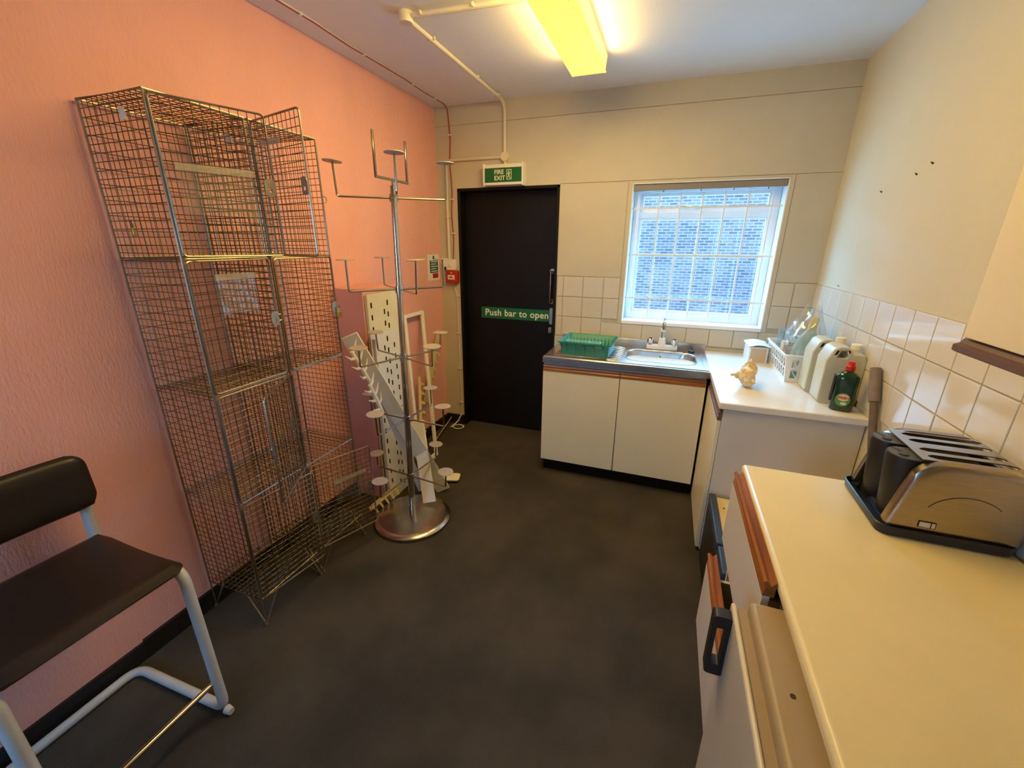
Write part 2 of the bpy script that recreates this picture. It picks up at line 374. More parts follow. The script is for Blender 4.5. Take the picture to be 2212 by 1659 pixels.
# nail holes and plugs in the right wall
for (y, z, s) in ((2.375, 1.92, 1), (2.27, 1.945, 1), (2.68, 1.885, 1), (2.93, 1.42, .6), (1.62, 1.99, 1.6)):
    q = MB(); q.cyl((W + 0.002, y, z), (W - 0.004, y, z), 0.005 * s, 0.003 * s, 8); q.cyl((W - 0.002, y, z), (W - 0.012, y - 0.010 * s, z + 0.004), 0.0022, 0.0015, 6)
    q.build('nail', MT['hole'], wr)

# skirting boards
q = MB(); q.box((0, REAR, 0), (0.014, 0.70, 0.078)); q.box((0, 0.70, 0), (0.016, L, 0.088))
struct(q.build('baseboard_left', MT['skirt']), 'black painted skirting board along the pink wall', 'skirting')
struct(box((0.016, L - 0.02, 0), (DX0, L - 0.005, 0.09)).build('baseboard_back', MT['skirt']), 'short black skirting board beside the fire door', 'skirting')

# ------------------------------------------------------------------ fire door
d = sempty('door_1', ((DX0 + DX1) / 2, L, 0)); struct(d, 'black painted fire exit door in a recessed black frame', 'door')
q = MB(); q.box((DX0, L - 0.012, 0), (DX0 + 0.022, L + T, DH)); q.box((DX1 - 0.022, L - 0.012, 0), (DX1, L + T, DH)); q.box((DX0, L - 0.012, DH - 0.022), (DX1, L + T, DH))
q.build('door_frame', MT['black'], d, bevel=(0.003, 2))
yd = L + 0.085
box((DX0 + 0.022, yd, 0.004), (DX1 - 0.022, yd + 0.045, DH - 0.022)).build('door_leaf', MT['black'], d, bevel=(0.002, 1))
sg = box((0.336, yd - 0.003, 1.018), (0.955, yd + 0.001, 1.114)).build('push_bar_sign', MT['green'], d, label='green strip lettered Push bar to open')
textmesh('Push bar to open', 0.079, MT['lettering'], sg, basis((0.372, yd - 0.0035, 1.043), (1, 0, 0), (0, 0, 1)), spacing=1.05, bold=0.0012)
q = MB(); q.tube(fillet([(0.972, yd, 1.43), (0.972, yd - 0.05, 1.43), (0.972, yd - 0.05, 1.19), (0.972, yd, 1.19)], 0.035, 6), 0.009, 10)
hd = q.build('pull_handle', MT['chrome'], d)
for z in (1.43, 1.19): MB().cyl((0.972, yd, z), (0.972, yd - 0.008, z), 0.022, n=14).build('handle_rose', MT['chrome'], hd)
box((0.962, yd - 0.025, 1.00), (0.990, yd, 1.135)).build('latch_plate', MT['zincplate'], d, bevel=(0.003, 2))
q = MB(); q.box((0.958, yd - 0.032, 0.93), (0.985, yd, 0.975)); q.box((0.966, yd - 0.045, 0.945), (0.978, yd - 0.03, 0.96)); q.build('lock_box', MT['zincplate'], d, bevel=(0.002, 1))

# ------------------------------------------------------------------ window
wi = sempty('window_1', ((WX0 + WX1) / 2, L, WZ0)); struct(wi, 'white framed window with a top opening light above a fixed pane', 'window')
yf = L + 0.135
q = MB(); q.box((WX0 + 0.001, L - 0.012, WZ0 - 0.022), (WX1 - 0.001, L + T - 0.003, WZ0 + 0.005)); q.build('window_sill', MT['upvc'], wi, bevel=(0.004, 2))
for a, c in (((WX0, WZ0), (WX0 + 0.006, WZ1)), ((WX1 - 0.006, WZ0), (WX1, WZ1)), ((WX0, WZ1 - 0.006), (WX1, WZ1))):
    box((a[0], L - 0.006, a[1]), (c[0], L + T, c[1])).build('reveal', MT['upvc'], wi, smooth=None)
q = MB(); fx0, fx1, fz0, fz1 = WX0 + 0.006, WX1 - 0.006, WZ0, WZ1 - 0.006
q.plate([(fx0, fz0), (fx1, fz0), (fx1, fz1), (fx0, fz1)], [[(fx0 + 0.045, fz0 + 0.055), (fx0 + 0.045, 1.825), (fx1 - 0.045, 1.825), (fx1 - 0.045, fz0 + 0.055)],
        [(fx0 + 0.045, 1.865), (fx0 + 0.045, fz1 - 0.045), (fx1 - 0.045, fz1 - 0.045), (fx1 - 0.045, 1.865)]], 0.06, basis((0, yf + 0.06, 0), (1, 0, 0), (0, 0, 1)))
q.build('window_frame', MT['upvc'], wi, bevel=(0.004, 2))
def sash(z0, z1, wd, nm):
    q = MB(); x0, x1 = fx0 + 0.043, fx1 - 0.043
    q.plate([(x0, z0), (x1, z0), (x1, z1), (x0, z1)], [[(x0 + wd, z0 + wd), (x0 + wd, z1 - wd), (x1 - wd, z1 - wd), (x1 - wd, z0 + wd)]], 0.03, basis((0, yf + 0.045, 0), (1, 0, 0), (0, 0, 1)))
    s_ = q.build(nm, MT['upvc'], wi, bevel=(0.003, 2))
    box((x0 + wd - 0.004, yf + 0.027, z0 + wd - 0.004), (x1 - wd + 0.004, yf + 0.031, z1 - wd + 0.004)).build('pane', MT['glass'], s_, smooth=None)
    return s_
sash(fz0 + 0.052, 1.828, 0.020, 'fixed_light'); ol = sash(1.862, fz1 - 0.043, 0.026, 'opening_light')
q = MB(); q.tube([(2.02, yf + 0.005, 1.875), (2.02, yf - 0.02, 1.88), (1.90, yf - 0.02, 1.90), (1.86, yf - 0.02, 1.905)], 0.005, 6); q.build('stay_handle', MT['chromedark'], wi)
br_ = tag(MB().box((WX0 + 0.01, L + 0.005, 1.995), (WX1 - 0.008, L + 0.042, 2.037)).build('blind_rail', MT['blindrail'], bevel=(0.004, 2)), 'slim grey roller blind rail at the top of the window', 'blind rail')
for x in (1.76, 2.0, 2.2, 2.4): MB().cyl((x, L + 0.02, 1.997), (x, L + 0.02, 1.985), 0.003, n=6).build('cord_clip', MT['hole'], br_)
g = thing('security_grille', 'white painted steel security bars fixed inside the window', 'grille', ((WX0 + WX1) / 2, L + 0.06, WZ0))
for z in (1.885, 1.567, 1.253): MB().box((WX0 + 0.006, L + 0.050, z - 0.006), (WX1 - 0.006, L + 0.056, z + 0.006)).build('horizontal_bar', MT['white'], g, smooth=None)
for k in range(7): MB().cyl((1.597 + 0.141 * k, L + 0.062, WZ0 + 0.03), (1.597 + 0.141 * k, L + 0.062, 1.985), 0.006, n=8).build('vertical_bar', MT['white'], g)

w2 = sempty('window_2', ((RX0 + RX1) / 2, REAR, RZ0)); struct(w2, 'white framed window in the wall behind the viewer', 'window')
q = MB(); xm = (RX0 + RX1) / 2; q.plate([(RX0, RZ0), (RX1, RZ0), (RX1, RZ1), (RX0, RZ1)], [[(RX0 + .05, RZ0 + .05), (xm - .025, RZ0 + .05), (xm - .025, RZ1 - .05), (RX0 + .05, RZ1 - .05)], [(xm + .025, RZ0 + .05), (RX1 - .05, RZ0 + .05), (RX1 - .05, RZ1 - .05), (xm + .025, RZ1 - .05)]], 0.06, basis((0, REAR - 0.12, 0), (1, 0, 0), (0, 0, 1)))
q.build('window_frame', MT['upvc'], w2)
for xa, xb in ((RX0 + .045, xm - .02), (xm + .02, RX1 - .045)): box((xa, REAR - 0.152, RZ0 + .045), (xb, REAR - 0.148, RZ1 - .045)).build('pane', MT['glass'], w2, smooth=None)
# outside: brick building and yard
ob = tag(box((-14, 13.2, -4), (20, 13.8, 4.2)).build('brick_building', MT['brick']), 'brick side wall of the building seen through the window', 'building')
tag(box((-14, -12, -0.9), (20, REAR - T - 0.02, -0.8)).build('yard', MT['concrete']), 'unseen concrete yard added behind the rear window to hide low sky', 'yard', kind='structure')  # added out of view to cover the sky below the horizon
tag(box((-14, L + T + 0.02, -0.9), (20, 13.2, -0.8)).build('yard', MT['concrete']), 'unseen pale yard raised below the window to bounce daylight onto the ceiling', 'yard', kind='structure')  # out of view, set high and pale so sky light bounces indoors

# ------------------------------------------------------------------ ceiling light
lt = thing('ceiling_light', 'long fluorescent ceiling light with a yellowed prismatic diffuser, switched on', 'light', (1.315, 2.0, H))
LY0, LY1 = 0.95, 2.755
box((1.235, LY0 + 0.02, H - 0.035), (1.385, LY1 - 0.02, H)).build('housing', MT['white'], lt, bevel=(0.004, 2))
prof = [(1.212, H - 0.012), (1.218, H - 0.088), (1.372, H - 0.088), (1.408, H - 0.078), (1.414, H - 0.012)]
prof = [(1.214, H - 0.014), (1.220, H - 0.090), (1.402, H - 0.090), (1.410, H - 0.014)]
q = MB(); q.loft([[V((x, y, z)) for x, z in prof] for y in (LY0, LY1)])
q.build('diffuser', MT['diffuser'], lt, bevel=(0.006, 2))
q = MB()
for x in (1.216, 1.398): q.box((x, LY0, H - 0.094), (x + 0.008, LY1, H - 0.089))
q.box((1.216, LY1 - 0.006, H - 0.094), (1.406, LY1 + 0.001, H - 0.089))
q.build('diffuser_rib', MT['diffuser'], lt, smooth=None)
q = MB()
for k in range(26):
    x = 1.388 - abs(random.gauss(0, 0.012)) if k < 20 else random.uniform(1.225, 1.24); y = random.uniform(1.6, LY1 - 0.05); r = random.uniform(0.0012, 0.0032)
    q.cyl((x, y, H - 0.0905), (x, y, H - 0.0912), r, n=6)
stuff(q.build('dirt_specks', MT['comb'], lt))
ar = bpy.data.lights.new('fluorescent_tube_light', 'AREA'); ar.shape = 'RECTANGLE'; ar.size = 0.17; ar.size_y = LY1 - LY0 - 0.05; ar.energy = LAMP_W; ar.color = LAMP_COL
ar.spread = math.radians(180)
ao = bpy.data.objects.new('fluorescent_tube_light', ar); COL.objects.link(ao); ao.parent = lt; ao.location = V((1.311, (LY0 + LY1) / 2, H - 0.096)) - lt.location
for sx, x in ((-1, 1.210), (1, 1.415)):
    al = bpy.data.lights.new('fluorescent_flank_light', 'AREA'); al.shape = 'RECTANGLE'; al.size = 0.06; al.size_y = LY1 - LY0 - 0.05; al.energy = LAMP_SIDE_W; al.color = LAMP_COL
    ao = bpy.data.objects.new('fluorescent_flank_light', al); COL.objects.link(ao); ao.parent = lt; ao.location = V((x, (LY0 + LY1) / 2, H - 0.052)) - lt.location
    ao.rotation_euler = (0, -sx * PI / 2, 0)

# ------------------------------------------------------------------ conduits, cables, sign, switches
def saddle(parent, p, ax, r=0.014):
    q = MB(); p = V(p)
    if ax == 'y': q.box(p + V((-0.022, -0.006, -0.004)), p + V((0.022, 0.006, 0.012)))
    elif ax == 'x': q.box(p + V((-0.006, -0.022, -0.004)), p + V((0.006, 0.022, 0.012)))
    else: q.box(p + V((-0.022, -0.004, -0.006)), p + V((0.022, 0.014, 0.006)))
    q.build('saddle_clip', MT['conduit'], parent, bevel=(0.003, 2))
cd = thing('electrical_conduit', 'cream painted conduit run from the ceiling junction box to the fire door corner', 'conduit', (0.6, L, H))
MB().lathe([(0.0, H - 0.042), (0.030, H - 0.042), (0.033, H - 0.036), (0.033, H)], (0.597, 2.03, 0), 24).build('junction_box', MT['conduit'], cd)
MB().tube([(0.62, 2.03, H - 0.018), (1.24, 2.075, H - 0.018)], 0.011, 10).build('conduit_tube', MT['conduit'], cd)
MB().tube(fillet([(0.597, 2.05, H - 0.018), (0.597, L - 0.024, H - 0.018), (0.597, L - 0.024, 2.29)], 0.09, 8), 0.011, 10).build('conduit_tube', MT['conduit'], cd)
MB().lathe([(0.0, -0.030), (0.030, -0.030), (0.033, -0.026), (0.033, 0.0)], (0.597, L - 0.005, 2.262), 24, Matrix.Rotation(PI / 2, 4, 'X').inverted() @ Matrix.Scale(1, 4)).build('junction_box', MT['conduit'], cd)
MB().tube([(0.566, L - 0.018, 2.262), (0.13, L - 0.018, 2.262)], 0.010, 10).build('conduit_tube', MT['conduit'], cd)
MB().tube([(0.092, L - 0.018, 2.25), (0.092, L - 0.018, 1.51)], 0.011, 10).build('conduit_tube', MT['conduit'], cd)
MB().tube([(0.597, L - 0.018, 2.235), (0.597, L - 0.018, 2.205)], 0.010, 10).build('conduit_tube', MT['conduit'], cd)
for p, ax in (((0.68, 2.035, H - 0.02), 'x'), ((0.93, 2.052, H - 0.02), 'x'), ((0.597, 2.26, H - 0.02), 'y'), ((0.597, 2.80, H - 0.02), 'y'), ((0.597, 3.15, H - 0.02), 'y'), ((0.092, L - 0.02, 1.85), 'z')): saddle(cd, p, ax)

rc = thing('fire_alarm_cable', 'thin red fire alarm cable clipped along the ceiling edge and down beside the door', 'cable', (0.14, L, H))
pts = [(0.135, REAR, H - 0.006)] + [(0.135 + 0.008 * math.sin(k * 2.1), 0.2 + 0.25 * k, H - 0.006) for k in range(13)] + [(0.12, L - 0.012, H - 0.012)] + \
      [(0.13 + 0.006 * math.sin(k * 1.7), L - 0.010, H - 0.12 - 0.1 * k) for k in range(11)] + [(0.150, L - 0.012, 1.43)]
MB().tube(fillet(pts, 0.03, 3), 0.0042, 6).build('cable_sheath', MT['redcable'], rc)
MB().tube([(p[0] + 0.007, p[1], H - 0.004) for p in pts[:15]], 0.004, 6).build('pale_strand', MT['conduit'], rc)  # paler strand run beside the red sheath along the ceiling
for y in (0.4, 1.0, 1.5, 1.87, 2.32, 2.80, 3.1): box((0.125, y - 0.004, H - 0.014), (0.152, y + 0.004, H)).build('cable_clip', MT['whiteplastic'], rc)
for z in (2.44, 1.98, 1.72): box((0.120, L - 0.018, z - 0.004), (0.150, L - 0.005, z + 0.004)).build('cable_clip', MT['whiteplastic'], rc)

fs = thing('fire_exit_sign', 'white box sign reading FIRE EXIT with a running figure, above the black door', 'exit sign', (0.60, L - 0.04, 2.06))
box((0.448, L - 0.075, 2.062), (0.755, L - 0.005, 2.205)).build('sign_housing', MT['whiteplastic'], fs, bevel=(0.005, 2))
for x in (0.440, 0.752): box((x, L - 0.082, 2.056), (x + 0.012, L - 0.004, 2.212)).build('end_cap', MT['whiteplastic'], fs, bevel=(0.002, 1))
yy = L - 0.0775
sf = box((0.455, yy, 2.082), (0.749, yy + 0.003, 2.180)).build('sign_face', MT['green'], fs, smooth=None)
textmesh('FIRE', 0.043, MT['lettering'], sf, basis((0.532, yy - 0.0008, 2.137), (1, 0, 0), (0, 0, 1)), bold=0.0008)
textmesh('EXIT', 0.043, MT['lettering'], sf, basis((0.532, yy - 0.0008, 2.096), (1, 0, 0), (0, 0, 1)), bold=0.0008)
q = MB(); Mx = basis((0.632, yy - 0.001, 2.098), (1, 0, 0), (0, 0, 1))
q.plate([(0, 0), (0.040, 0), (0.040, 0.068), (0, 0.068)], [[(0.004, 0.004), (0.036, 0.004), (0.036, 0.064), (0.004, 0.064)]], 0.001, Mx)
for poly in ([(0.014, 0.048), (0.022, 0.048), (0.024, 0.026), (0.015, 0.026)], [(0.015, 0.028), (0.022, 0.026), (0.032, 0.010), (0.026, 0.008)],
             [(0.015, 0.028), (0.021, 0.028), (0.013, 0.014), (0.006, 0.014), (0.006, 0.018), (0.011, 0.018)], [(0.021, 0.048), (0.030, 0.038), (0.033, 0.042), (0.023, 0.051)],
             [(0.015, 0.048), (0.007, 0.042), (0.007, 0.034), (0.010, 0.034), (0.011, 0.040), (0.016, 0.043)],
             [(0.018 + 0.005 * math.cos(a), 0.056 + 0.005 * math.sin(a)) for a in [k * PI / 5 for k in range(10)]]): q.plate(poly, [], 0.001, Mx)
q.build('running_figure', MT['lettering'], sf, smooth=None)

sw = thing('light_switch', 'white surface mounted light switch above the red call point', 'switch', (0.095, L - 0.005, 1.42))
box((0.040, L - 0.040, 1.424), (0.150, L - 0.005, 1.512)).build('back_box', MT['whiteplastic'], sw, bevel=(0.004, 2))
box((0.100, L - 0.046, 1.450), (0.118, L - 0.040, 1.488)).build('rocker', MT['whiteplastic'], sw, bevel=(0.003, 2))
box((0.052, L - 0.043, 1.424), (0.070, L - 0.040, 1.452)).build('key_slot', MT['blackplastic'], sw)
cp = thing('fire_call_point', 'red square fire alarm call point beside the door frame', 'call point', (0.121, L - 0.005, 1.318))
box((0.066, L - 0.052, 1.318), (0.176, L - 0.005, 1.422)).build('case', MT['red'], cp, bevel=(0.006, 2))
lp = box((0.088, L - 0.054, 1.348), (0.152, L - 0.051, 1.386)).build('break_panel', MT['labelcream'], cp)
textmesh('FIRE', 0.016, MT['darkink'], lp, basis((0.103, L - 0.0545, 1.361), (1, 0, 0), (0, 0, 1)), bold=0.0004)
MB().cyl((0.121, L - 0.053, 1.403), (0.121, L - 0.050, 1.403), 0.006, n=12).build('indicator', MT['lettering'], cp)
wc = thing('wall_cable', 'thin cream cable clipped down the wall from the call point to the floor', 'cable', (0.155, L - 0.01, 0))
MB().tube(fillet([(0.118, L - 0.012, 1.32), (0.150, L - 0.012, 1.20), (0.152, L - 0.012, 0.6), (0.160, L - 0.014, 0.14), (0.13, L - 0.03, 0.02)], 0.04, 5), 0.0035, 6).build('cable_run', MT['conduit'], wc)
for z in (1.205, 0.88, 0.55, 0.22): box((0.137, L - 0.018, z - 0.004), (0.170, L - 0.005, z + 0.004)).build('cable_clip', MT['conduit'], wc)
q = MB(); q.tube([(0.16 + 0.05 * math.cos(a) + 0.004 * k, L - 0.11 + 0.045 * math.sin(a), 0.008 + 0.002 * k) for k, a in [(k / 12, k * PI / 6) for k in range(30)]], 0.004, 6)
q.tube(fillet([(0.10, L - 0.14, 0.008), (0.13, L - 0.06, 0.03), (0.17, L - 0.03, 0.12)], 0.05, 5), 0.006, 6)
tag(q.build('coiled_cable', MT['cableW']), 'loop of white cable lying on the floor at the door frame', 'cable')

po = thing('fire_notice', 'small white fire action notice with blue and red blocks on the pink wall', 'notice', (0.0, 3.19, 1.345))
box((0, 3.10, 1.345), (0.003, 3.278, 1.552)).build('sheet', MT['cardwhite'], po, smooth=None)
box((0.003, 3.125, 1.405), (0.004, 3.258, 1.505)).build('blue_block', MT['bluesign'], po, smooth=None)
box((0.003, 3.165, 1.362), (0.004, 3.258, 1.400)).build('red_block', MT['red'], po, smooth=None)
MB().cyl((0.002, 3.19, 1.527), (0.0042, 3.19, 1.527), 0.016, n=16).build('round_symbol', MT['bluesign'], po)
q = MB()
for k in range(5): q.box((0.004, 3.145, 1.416 + 0.019 * k), (0.0046, 3.245 - 0.02 * (k % 2), 1.422 + 0.019 * k))
q.build('printed_lines', MT['lettering'], po, smooth=None)

# ================================================================== WIRE LOCKERS
LX0, LX1 = 0.018, 0.338
Z = [0.142, 0.625, 1.095, 1.582, 2.068]
RR, WR = 0.0042, 0.0014
def wire_panel(q, o, u, v, lu, lv, su=0.0262, sv=0.0262, r=WR):
    """wires across a rectangle o + u*[0,lu] + v*[0,lv]"""
    o, u, v = V(o), V(u), V(v); n = u.cross(v).normalized()
    nu = max(1, round(lu / su)); nv = max(1, round(lv / sv))
    for i in range(1, nu): q.tube([o + u * (lu * i / nu) + n * r, o + u * (lu * i / nu) + v * lv + n * r], r, 4)
    for j in range(1, nv): q.tube([o + v * (lv * j / nv) - n * r, o + v * (lv * j / nv) + u * lu - n * r], r, 4)
def locker(y0, y1, label, doors):
    t = thing('wire_locker', label, 'locker', ((LX0 + LX1) / 2, (y0 + y1) / 2, 0), 0, 'wire mesh lockers against the pink wall')
    q = MB()
    for x in (LX0, LX1):
        for y in (y0 + RR, y1 - RR): q.tube([(x, y, Z[0] - 0.004), (x, y, Z[4])], RR, 8)
    for z in (Z[0], Z[4]):
        q.tube([(LX0, y0 + RR, z), (LX1, y0 + RR, z), (LX1, y1 - RR, z), (LX0, y1 - RR, z)], RR, 8, closed=True)
    for z in Z[1:4]:
        q.tube([(LX0, y0 + RR, z), (LX1, y0 + RR, z), (LX1, y1 - RR, z), (LX0, y1 - RR, z)], RR * .8, 6, closed=True)
    q.build('frame', MT['rod'], t)
    for y in (y0 + RR, y1 - RR):
        q = MB(); wire_panel(q, (LX0, y, Z[0]), (1, 0, 0), (0, 0, 1), LX1 - LX0, Z[4] - Z[0]); stuff(q.build('side_mesh', MT['wire'], t, smooth=None))
    q = MB(); wire_panel(q, (LX0, y0 + RR, Z[0]), (0, 1, 0), (0, 0, 1), y1 - y0 - 2 * RR, Z[4] - Z[0], 0.05, 0.05); stuff(q.build('back_mesh', MT['wire'], t, smooth=None))
    for z in Z:
        q = MB(); wire_panel(q, (LX0, y0 + RR, z), (1, 0, 0), (0, 1, 0), LX1 - LX0, y1 - y0 - 2 * RR); stuff(q.build('shelf', MT['wire'], t, smooth=None))
    for x in (LX0, LX1):
        for y in (y0 + RR, y1 - RR):
            q = MB(); sx = 1 if x == LX0 else -1; sy = 1 if y < (y0 + y1) / 2 else -1
            q.tube([(x, y, Z[0]), (x, y, 0.008)], 0.0035, 6); q.tube([(x + 0.085 * sx, y, Z[0]), (x, y, 0.006)], 0.0032, 6); q.tube([(x, y + 0.085 * sy, Z[0]), (x, y, 0.006)], 0.0032, 6)
            q.lathe([(0.008, 0), (0.008, 0.008), (0.004, 0.014)], (x, y, 0), 10)
            q.build('hairpin_leg', MT['rod'], t)
    wd = y1 - y0 - 0.014
    for i, (ang, pouch) in enumerate(doors):
        z0, z1 = Z[3 - i] + 0.008, Z[4 - i] - 0.008; h = z1 - z0
        q = MB(); rr = rrect(0.002, 0, wd, h, 0.014, 3); q.tube([(0, a, c) for a, c in rr], 0.0036, 6, closed=True)
        dr = q.build('door', MT['rod'], t, local=True)
        dr.location = V((LX1 + 0.006, y0 + 0.007, z0)) - t.location; dr.rotation_euler = (0, 0, -math.radians(ang))
        q = MB(); wire_panel(q, (0, 0.002, 0), (0, 1, 0), (0, 0, 1), wd - 0.002, h); stuff(q.build('door_mesh', MT['wire'], dr, smooth=None, local=True))
        q = MB(); q.plate(rrect(-0.018, -0.030, 0.018, 0.030, 0.015, 4), [[(0.006 * math.cos(a), -0.008 + 0.009 * math.sin(a)) for a in [k * PI / 4 for k in range(8)]]], 0.003, basis((0.003, wd - 0.016, h * 0.5), (0, 1, 0), (0, 0, 1)))
        q.build('hasp_plate', MT['zincplate'], dr, local=True)
        if pouch:
            pw, ph, py, pz = pouch
            q = MB(); n = 8; vs_ = []; fcs = []
            for a in range(n + 1):
                for c in range(n + 1): vs_.append((0.007 + 0.004 * math.sin(a * 1.9 + c * 1.3) + 0.002 * math.cos(c * 2.7 + a), py + pw * a / n, pz + ph * c / n))
            for a in range(n):
                for c in range(n): k = a * (n + 1) + c; fcs.append((k, k + n + 1, k + n + 2, k + 1))
            q.add(vs_, fcs); pc = q.build('clear_pouch', MT['pouchfilm'], dr, local=True, smooth=60)
            box((0.008, py - 0.004, pz + ph - 0.022), (0.010, py + pw + 0.004, pz + ph)).build('seal_strip', MT['pouchstrip'], pc, local=True)
    # staple loop on the free-side post of each compartment
    for i in range(4):
        zc = (Z[i] + Z[i + 1]) / 2; y = y1 - RR
        q = MB(); q.tube(fillet([(LX1, y, zc + 0.013), (LX1 + 0.004, y + 0.020, zc + 0.012), (LX1 + 0.004, y + 0.020, zc - 0.012), (LX1, y, zc - 0.013)], 0.006, 3), 0.0024, 6); q.build('staple_loop', MT['zincplate'], t)
    box((LX0 + 0.20, y0 - 0.001, Z[4] - 0.075), (LX0 + 0.225, y0 + 0.001, Z[4] - 0.04)).build('number_tag', MT['labelcream'], t)
    return t
locker(0.977, 1.312, 'tall wire mesh locker whose topmost door holds a large clear plastic pouch', [(22, (0.215, 0.155, 0.035, 0.13)), (0, (0.15, 0.145, 0.09, 0.28)), (0, None), (9, None)])
locker(1.322, 1.655, 'tall wire mesh locker beside the chrome stand with doors swung wide open', [(104, (0.13, 0.16, 0.06, 0.24)), (0, None), (151, None), (22, (0.17, 0.13, 0.11, 0.22))])
def padlock(loc, rz, label):
    t = thing('padlock', label, 'padlock', loc, rz, 'brass padlocks on the lockers')
    box((-0.006, -0.016, 0), (0.006, 0.016, 0.028)).build('body', MT['brass'], t, local=True, bevel=(0.002, 2))
    MB().tube(fillet([(0, -0.010, 0.026), (0, -0.010, 0.050), (0, 0.010, 0.050), (0, 0.010, 0.026)], 0.009, 5), 0.0026, 8).build('shackle', MT['chrome'], t, local=True)
padlock((0.120, 0.988, 1.655), 1.2, 'brass padlock hung on the side mesh of the locker with the large pouch')
padlock((0.354, 1.650, 1.290), 0.2, 'brass padlock on the second door of the locker nearest the chrome stand')
padlock((0.405, 1.17, 0.865), 0.5, 'brass padlock on the wide open third door of the locker')

# ================================================================== CHROME DISPLAY STAND
st = thing('display_stand', 'chrome hat display stand with tiers of disc-tipped arms on a round base', 'display stand', (0.525, 1.88, 0))
MB().lathe([(0.0, 0.0), (0.222, 0.0), (0.232, 0.006), (0.232, 0.020), (0.222, 0.030), (0.200, 0.036), (0.0, 0.038)], (0.525, 1.88, 0), 64).build('base', MT['chromebase'], st)
lean = 0.020
def pp(z, dx=0, dy=0): return V((0.525 + lean * z + dx, 1.88 + dy, z))
MB().tube([pp(0.036), pp(0.10)], 0.021, 20).build('pole_socket', MT['chrome'], st)
MB().tube([pp(0.10), pp(1.05)], 0.017, 20).build('pole', MT['chrome'], st)
MB().tube([pp(1.05), pp(1.90)], 0.0145, 20).build('pole', MT['chrome'], st)
tiers = [(1.845, 38, 0.255, 0.155, (0, 2, 3)), (1.411, 53, 0.250, 0.145, (0, 1, 2, 3)), (1.046, 68, 0.255, 0.105, (0, 1, 2, 3)), (0.680, 87, 0.250, 0.115, (0, 1, 2, 3)), (0.306, 84, 0.255, 0.10, (0, 1, 2, 3))]
for z, off, ln, stem, ks in tiers:
    c = pp(z)
    MB().tube([pp(z - 0.018), pp(z + 0.018)], 0.0215, 18).build('collar', MT['chrome'], st)
    for k in ks:
        a = math.radians(off + 90 * k); dv = V((math.cos(a), math.sin(a), 0))
        e = c + dv * ln + V((0, 0, random.uniform(-0.004, 0.004))); tip = e + V((random.uniform(-.006, .006), random.uniform(-.006, .006), stem * random.uniform(0.92, 1.08)))
        am = MB().tube(fillet([c + dv * 0.018, e, tip], 0.012, 4), 0.0048, 8).build('arm', MT['chromedark'], st)
        tl = Matrix.Rotation(random.uniform(-0.06, 0.06), 4, 'X') @ Matrix.Rotation(random.uniform(-0.06, 0.06), 4, 'Y')
        MB().lathe([(0, -0.002), (0.043, -0.002), (0.044, 0.0), (0.043, 0.002), (0, 0.002)], tip, 28, tl).build('disc', MT['discpaint'], am)
hv = V((math.cos(math.radians(88)), math.sin(math.radians(88)), 0)); hc = pp(1.925)
q = MB()
for s in (-1, 1):
    p = hc + hv * (0.12 * s); q.box((-0.006, -0.005, 0), (0.006, 0.005, 0.188), Matrix.Translation(p) @ Matrix.Rotation(math.radians(88), 4, 'Z'))
q.box((-0.126, -0.005, -0.006), (0.126, 0.005, 0.006), Matrix.Translation(hc) @ Matrix.Rotation(math.radians(88), 4, 'Z'))
q.build('sign_holder', MT['chromedark'], st, bevel=(0.0015, 1))
MB().tube([pp(1.88), pp(1.925)], 0.006, 8).build('holder_stem', MT['chromedark'], st)

# ================================================================== LEANING BOARDS
tag(box((0.016, 2.0, 0.0), (0.218, 2.355, 1.385)).build('box_column', MT['pinkbox'], bevel=(0.004, 2)), 'pink painted box standing against the wall behind the perforated panels', 'box column')
def slots(xs, z0, z1, pitch, w=0.0078, h=0.018):
    out = []
    for i, x in enumerate(xs):
        z = z0 + (0.02 if i % 2 else 0)
        while z < z1:
            out.append([(x + w * math.cos(a), z + (h - w) * (1 if math.sin(a) > 0 else -1) + w * math.sin(a)) for a in [(k + .5) * PI / 4 for k in range(8)]]); z += pitch
    return out
q = MB(); q.plate([(0, 0), (0.345, 0), (0.345, 1.35), (0, 1.35)], slots((0.035, 0.155, 0.190, 0.315), 0.06, 1.30, 0.072), 0.002, basis((0.236, 2.008, 0.006), (0, 1, 0), (0, 0, 1)))
q.box((0.222, 2.006, 0.006), (0.238, 2.010, 1.35)); q.box((0.222, 2.351, 0.006), (0.238, 2.355, 1.35))
pa = tag(q.build('perforated_panel', MT['perf'], smooth=None), 'tall cream slotted sheet metal panel against the pink box', 'perforated panel')
box((0.223, 2.012, 0.01), (0.2255, 2.349, 1.33)).build('slot_shade_sheet', MT['darkinside'], pa, smooth=None)  # added dark sheet: the gap's shade behind the slots, as colour
q = MB(); q.plate([(0, 0), (0.255, 0), (0.255, 1.12), (0, 1.12)], slots((0.035, 0.125, 0.16, 0.225), 0.06, 1.07, 0.072), 0.002, basis((0.285, 1.992, 0.004), (0.0, 1, 0), (-0.035, 0, 1)))
q.box((0.262, 1.988, 0.004), (0.284, 1.992, 1.10))
pb = tag(q.build('perforated_panel', MT['perfgrey'], smooth=None), 'shorter pale grey slotted panel leaning in front of the cream one', 'perforated panel')
MB().plate([(0.004, 0), (0.250, 0), (0.250, 1.10), (0.004, 1.10)], [], 0.001, basis((0.279, 1.992, 0.006), (0.0, 1, 0), (-0.035, 0, 1))).build('slot_shade_sheet', MT['darkinside'], pb, smooth=None)  # same again: dark sheet stands in for shade behind these slots
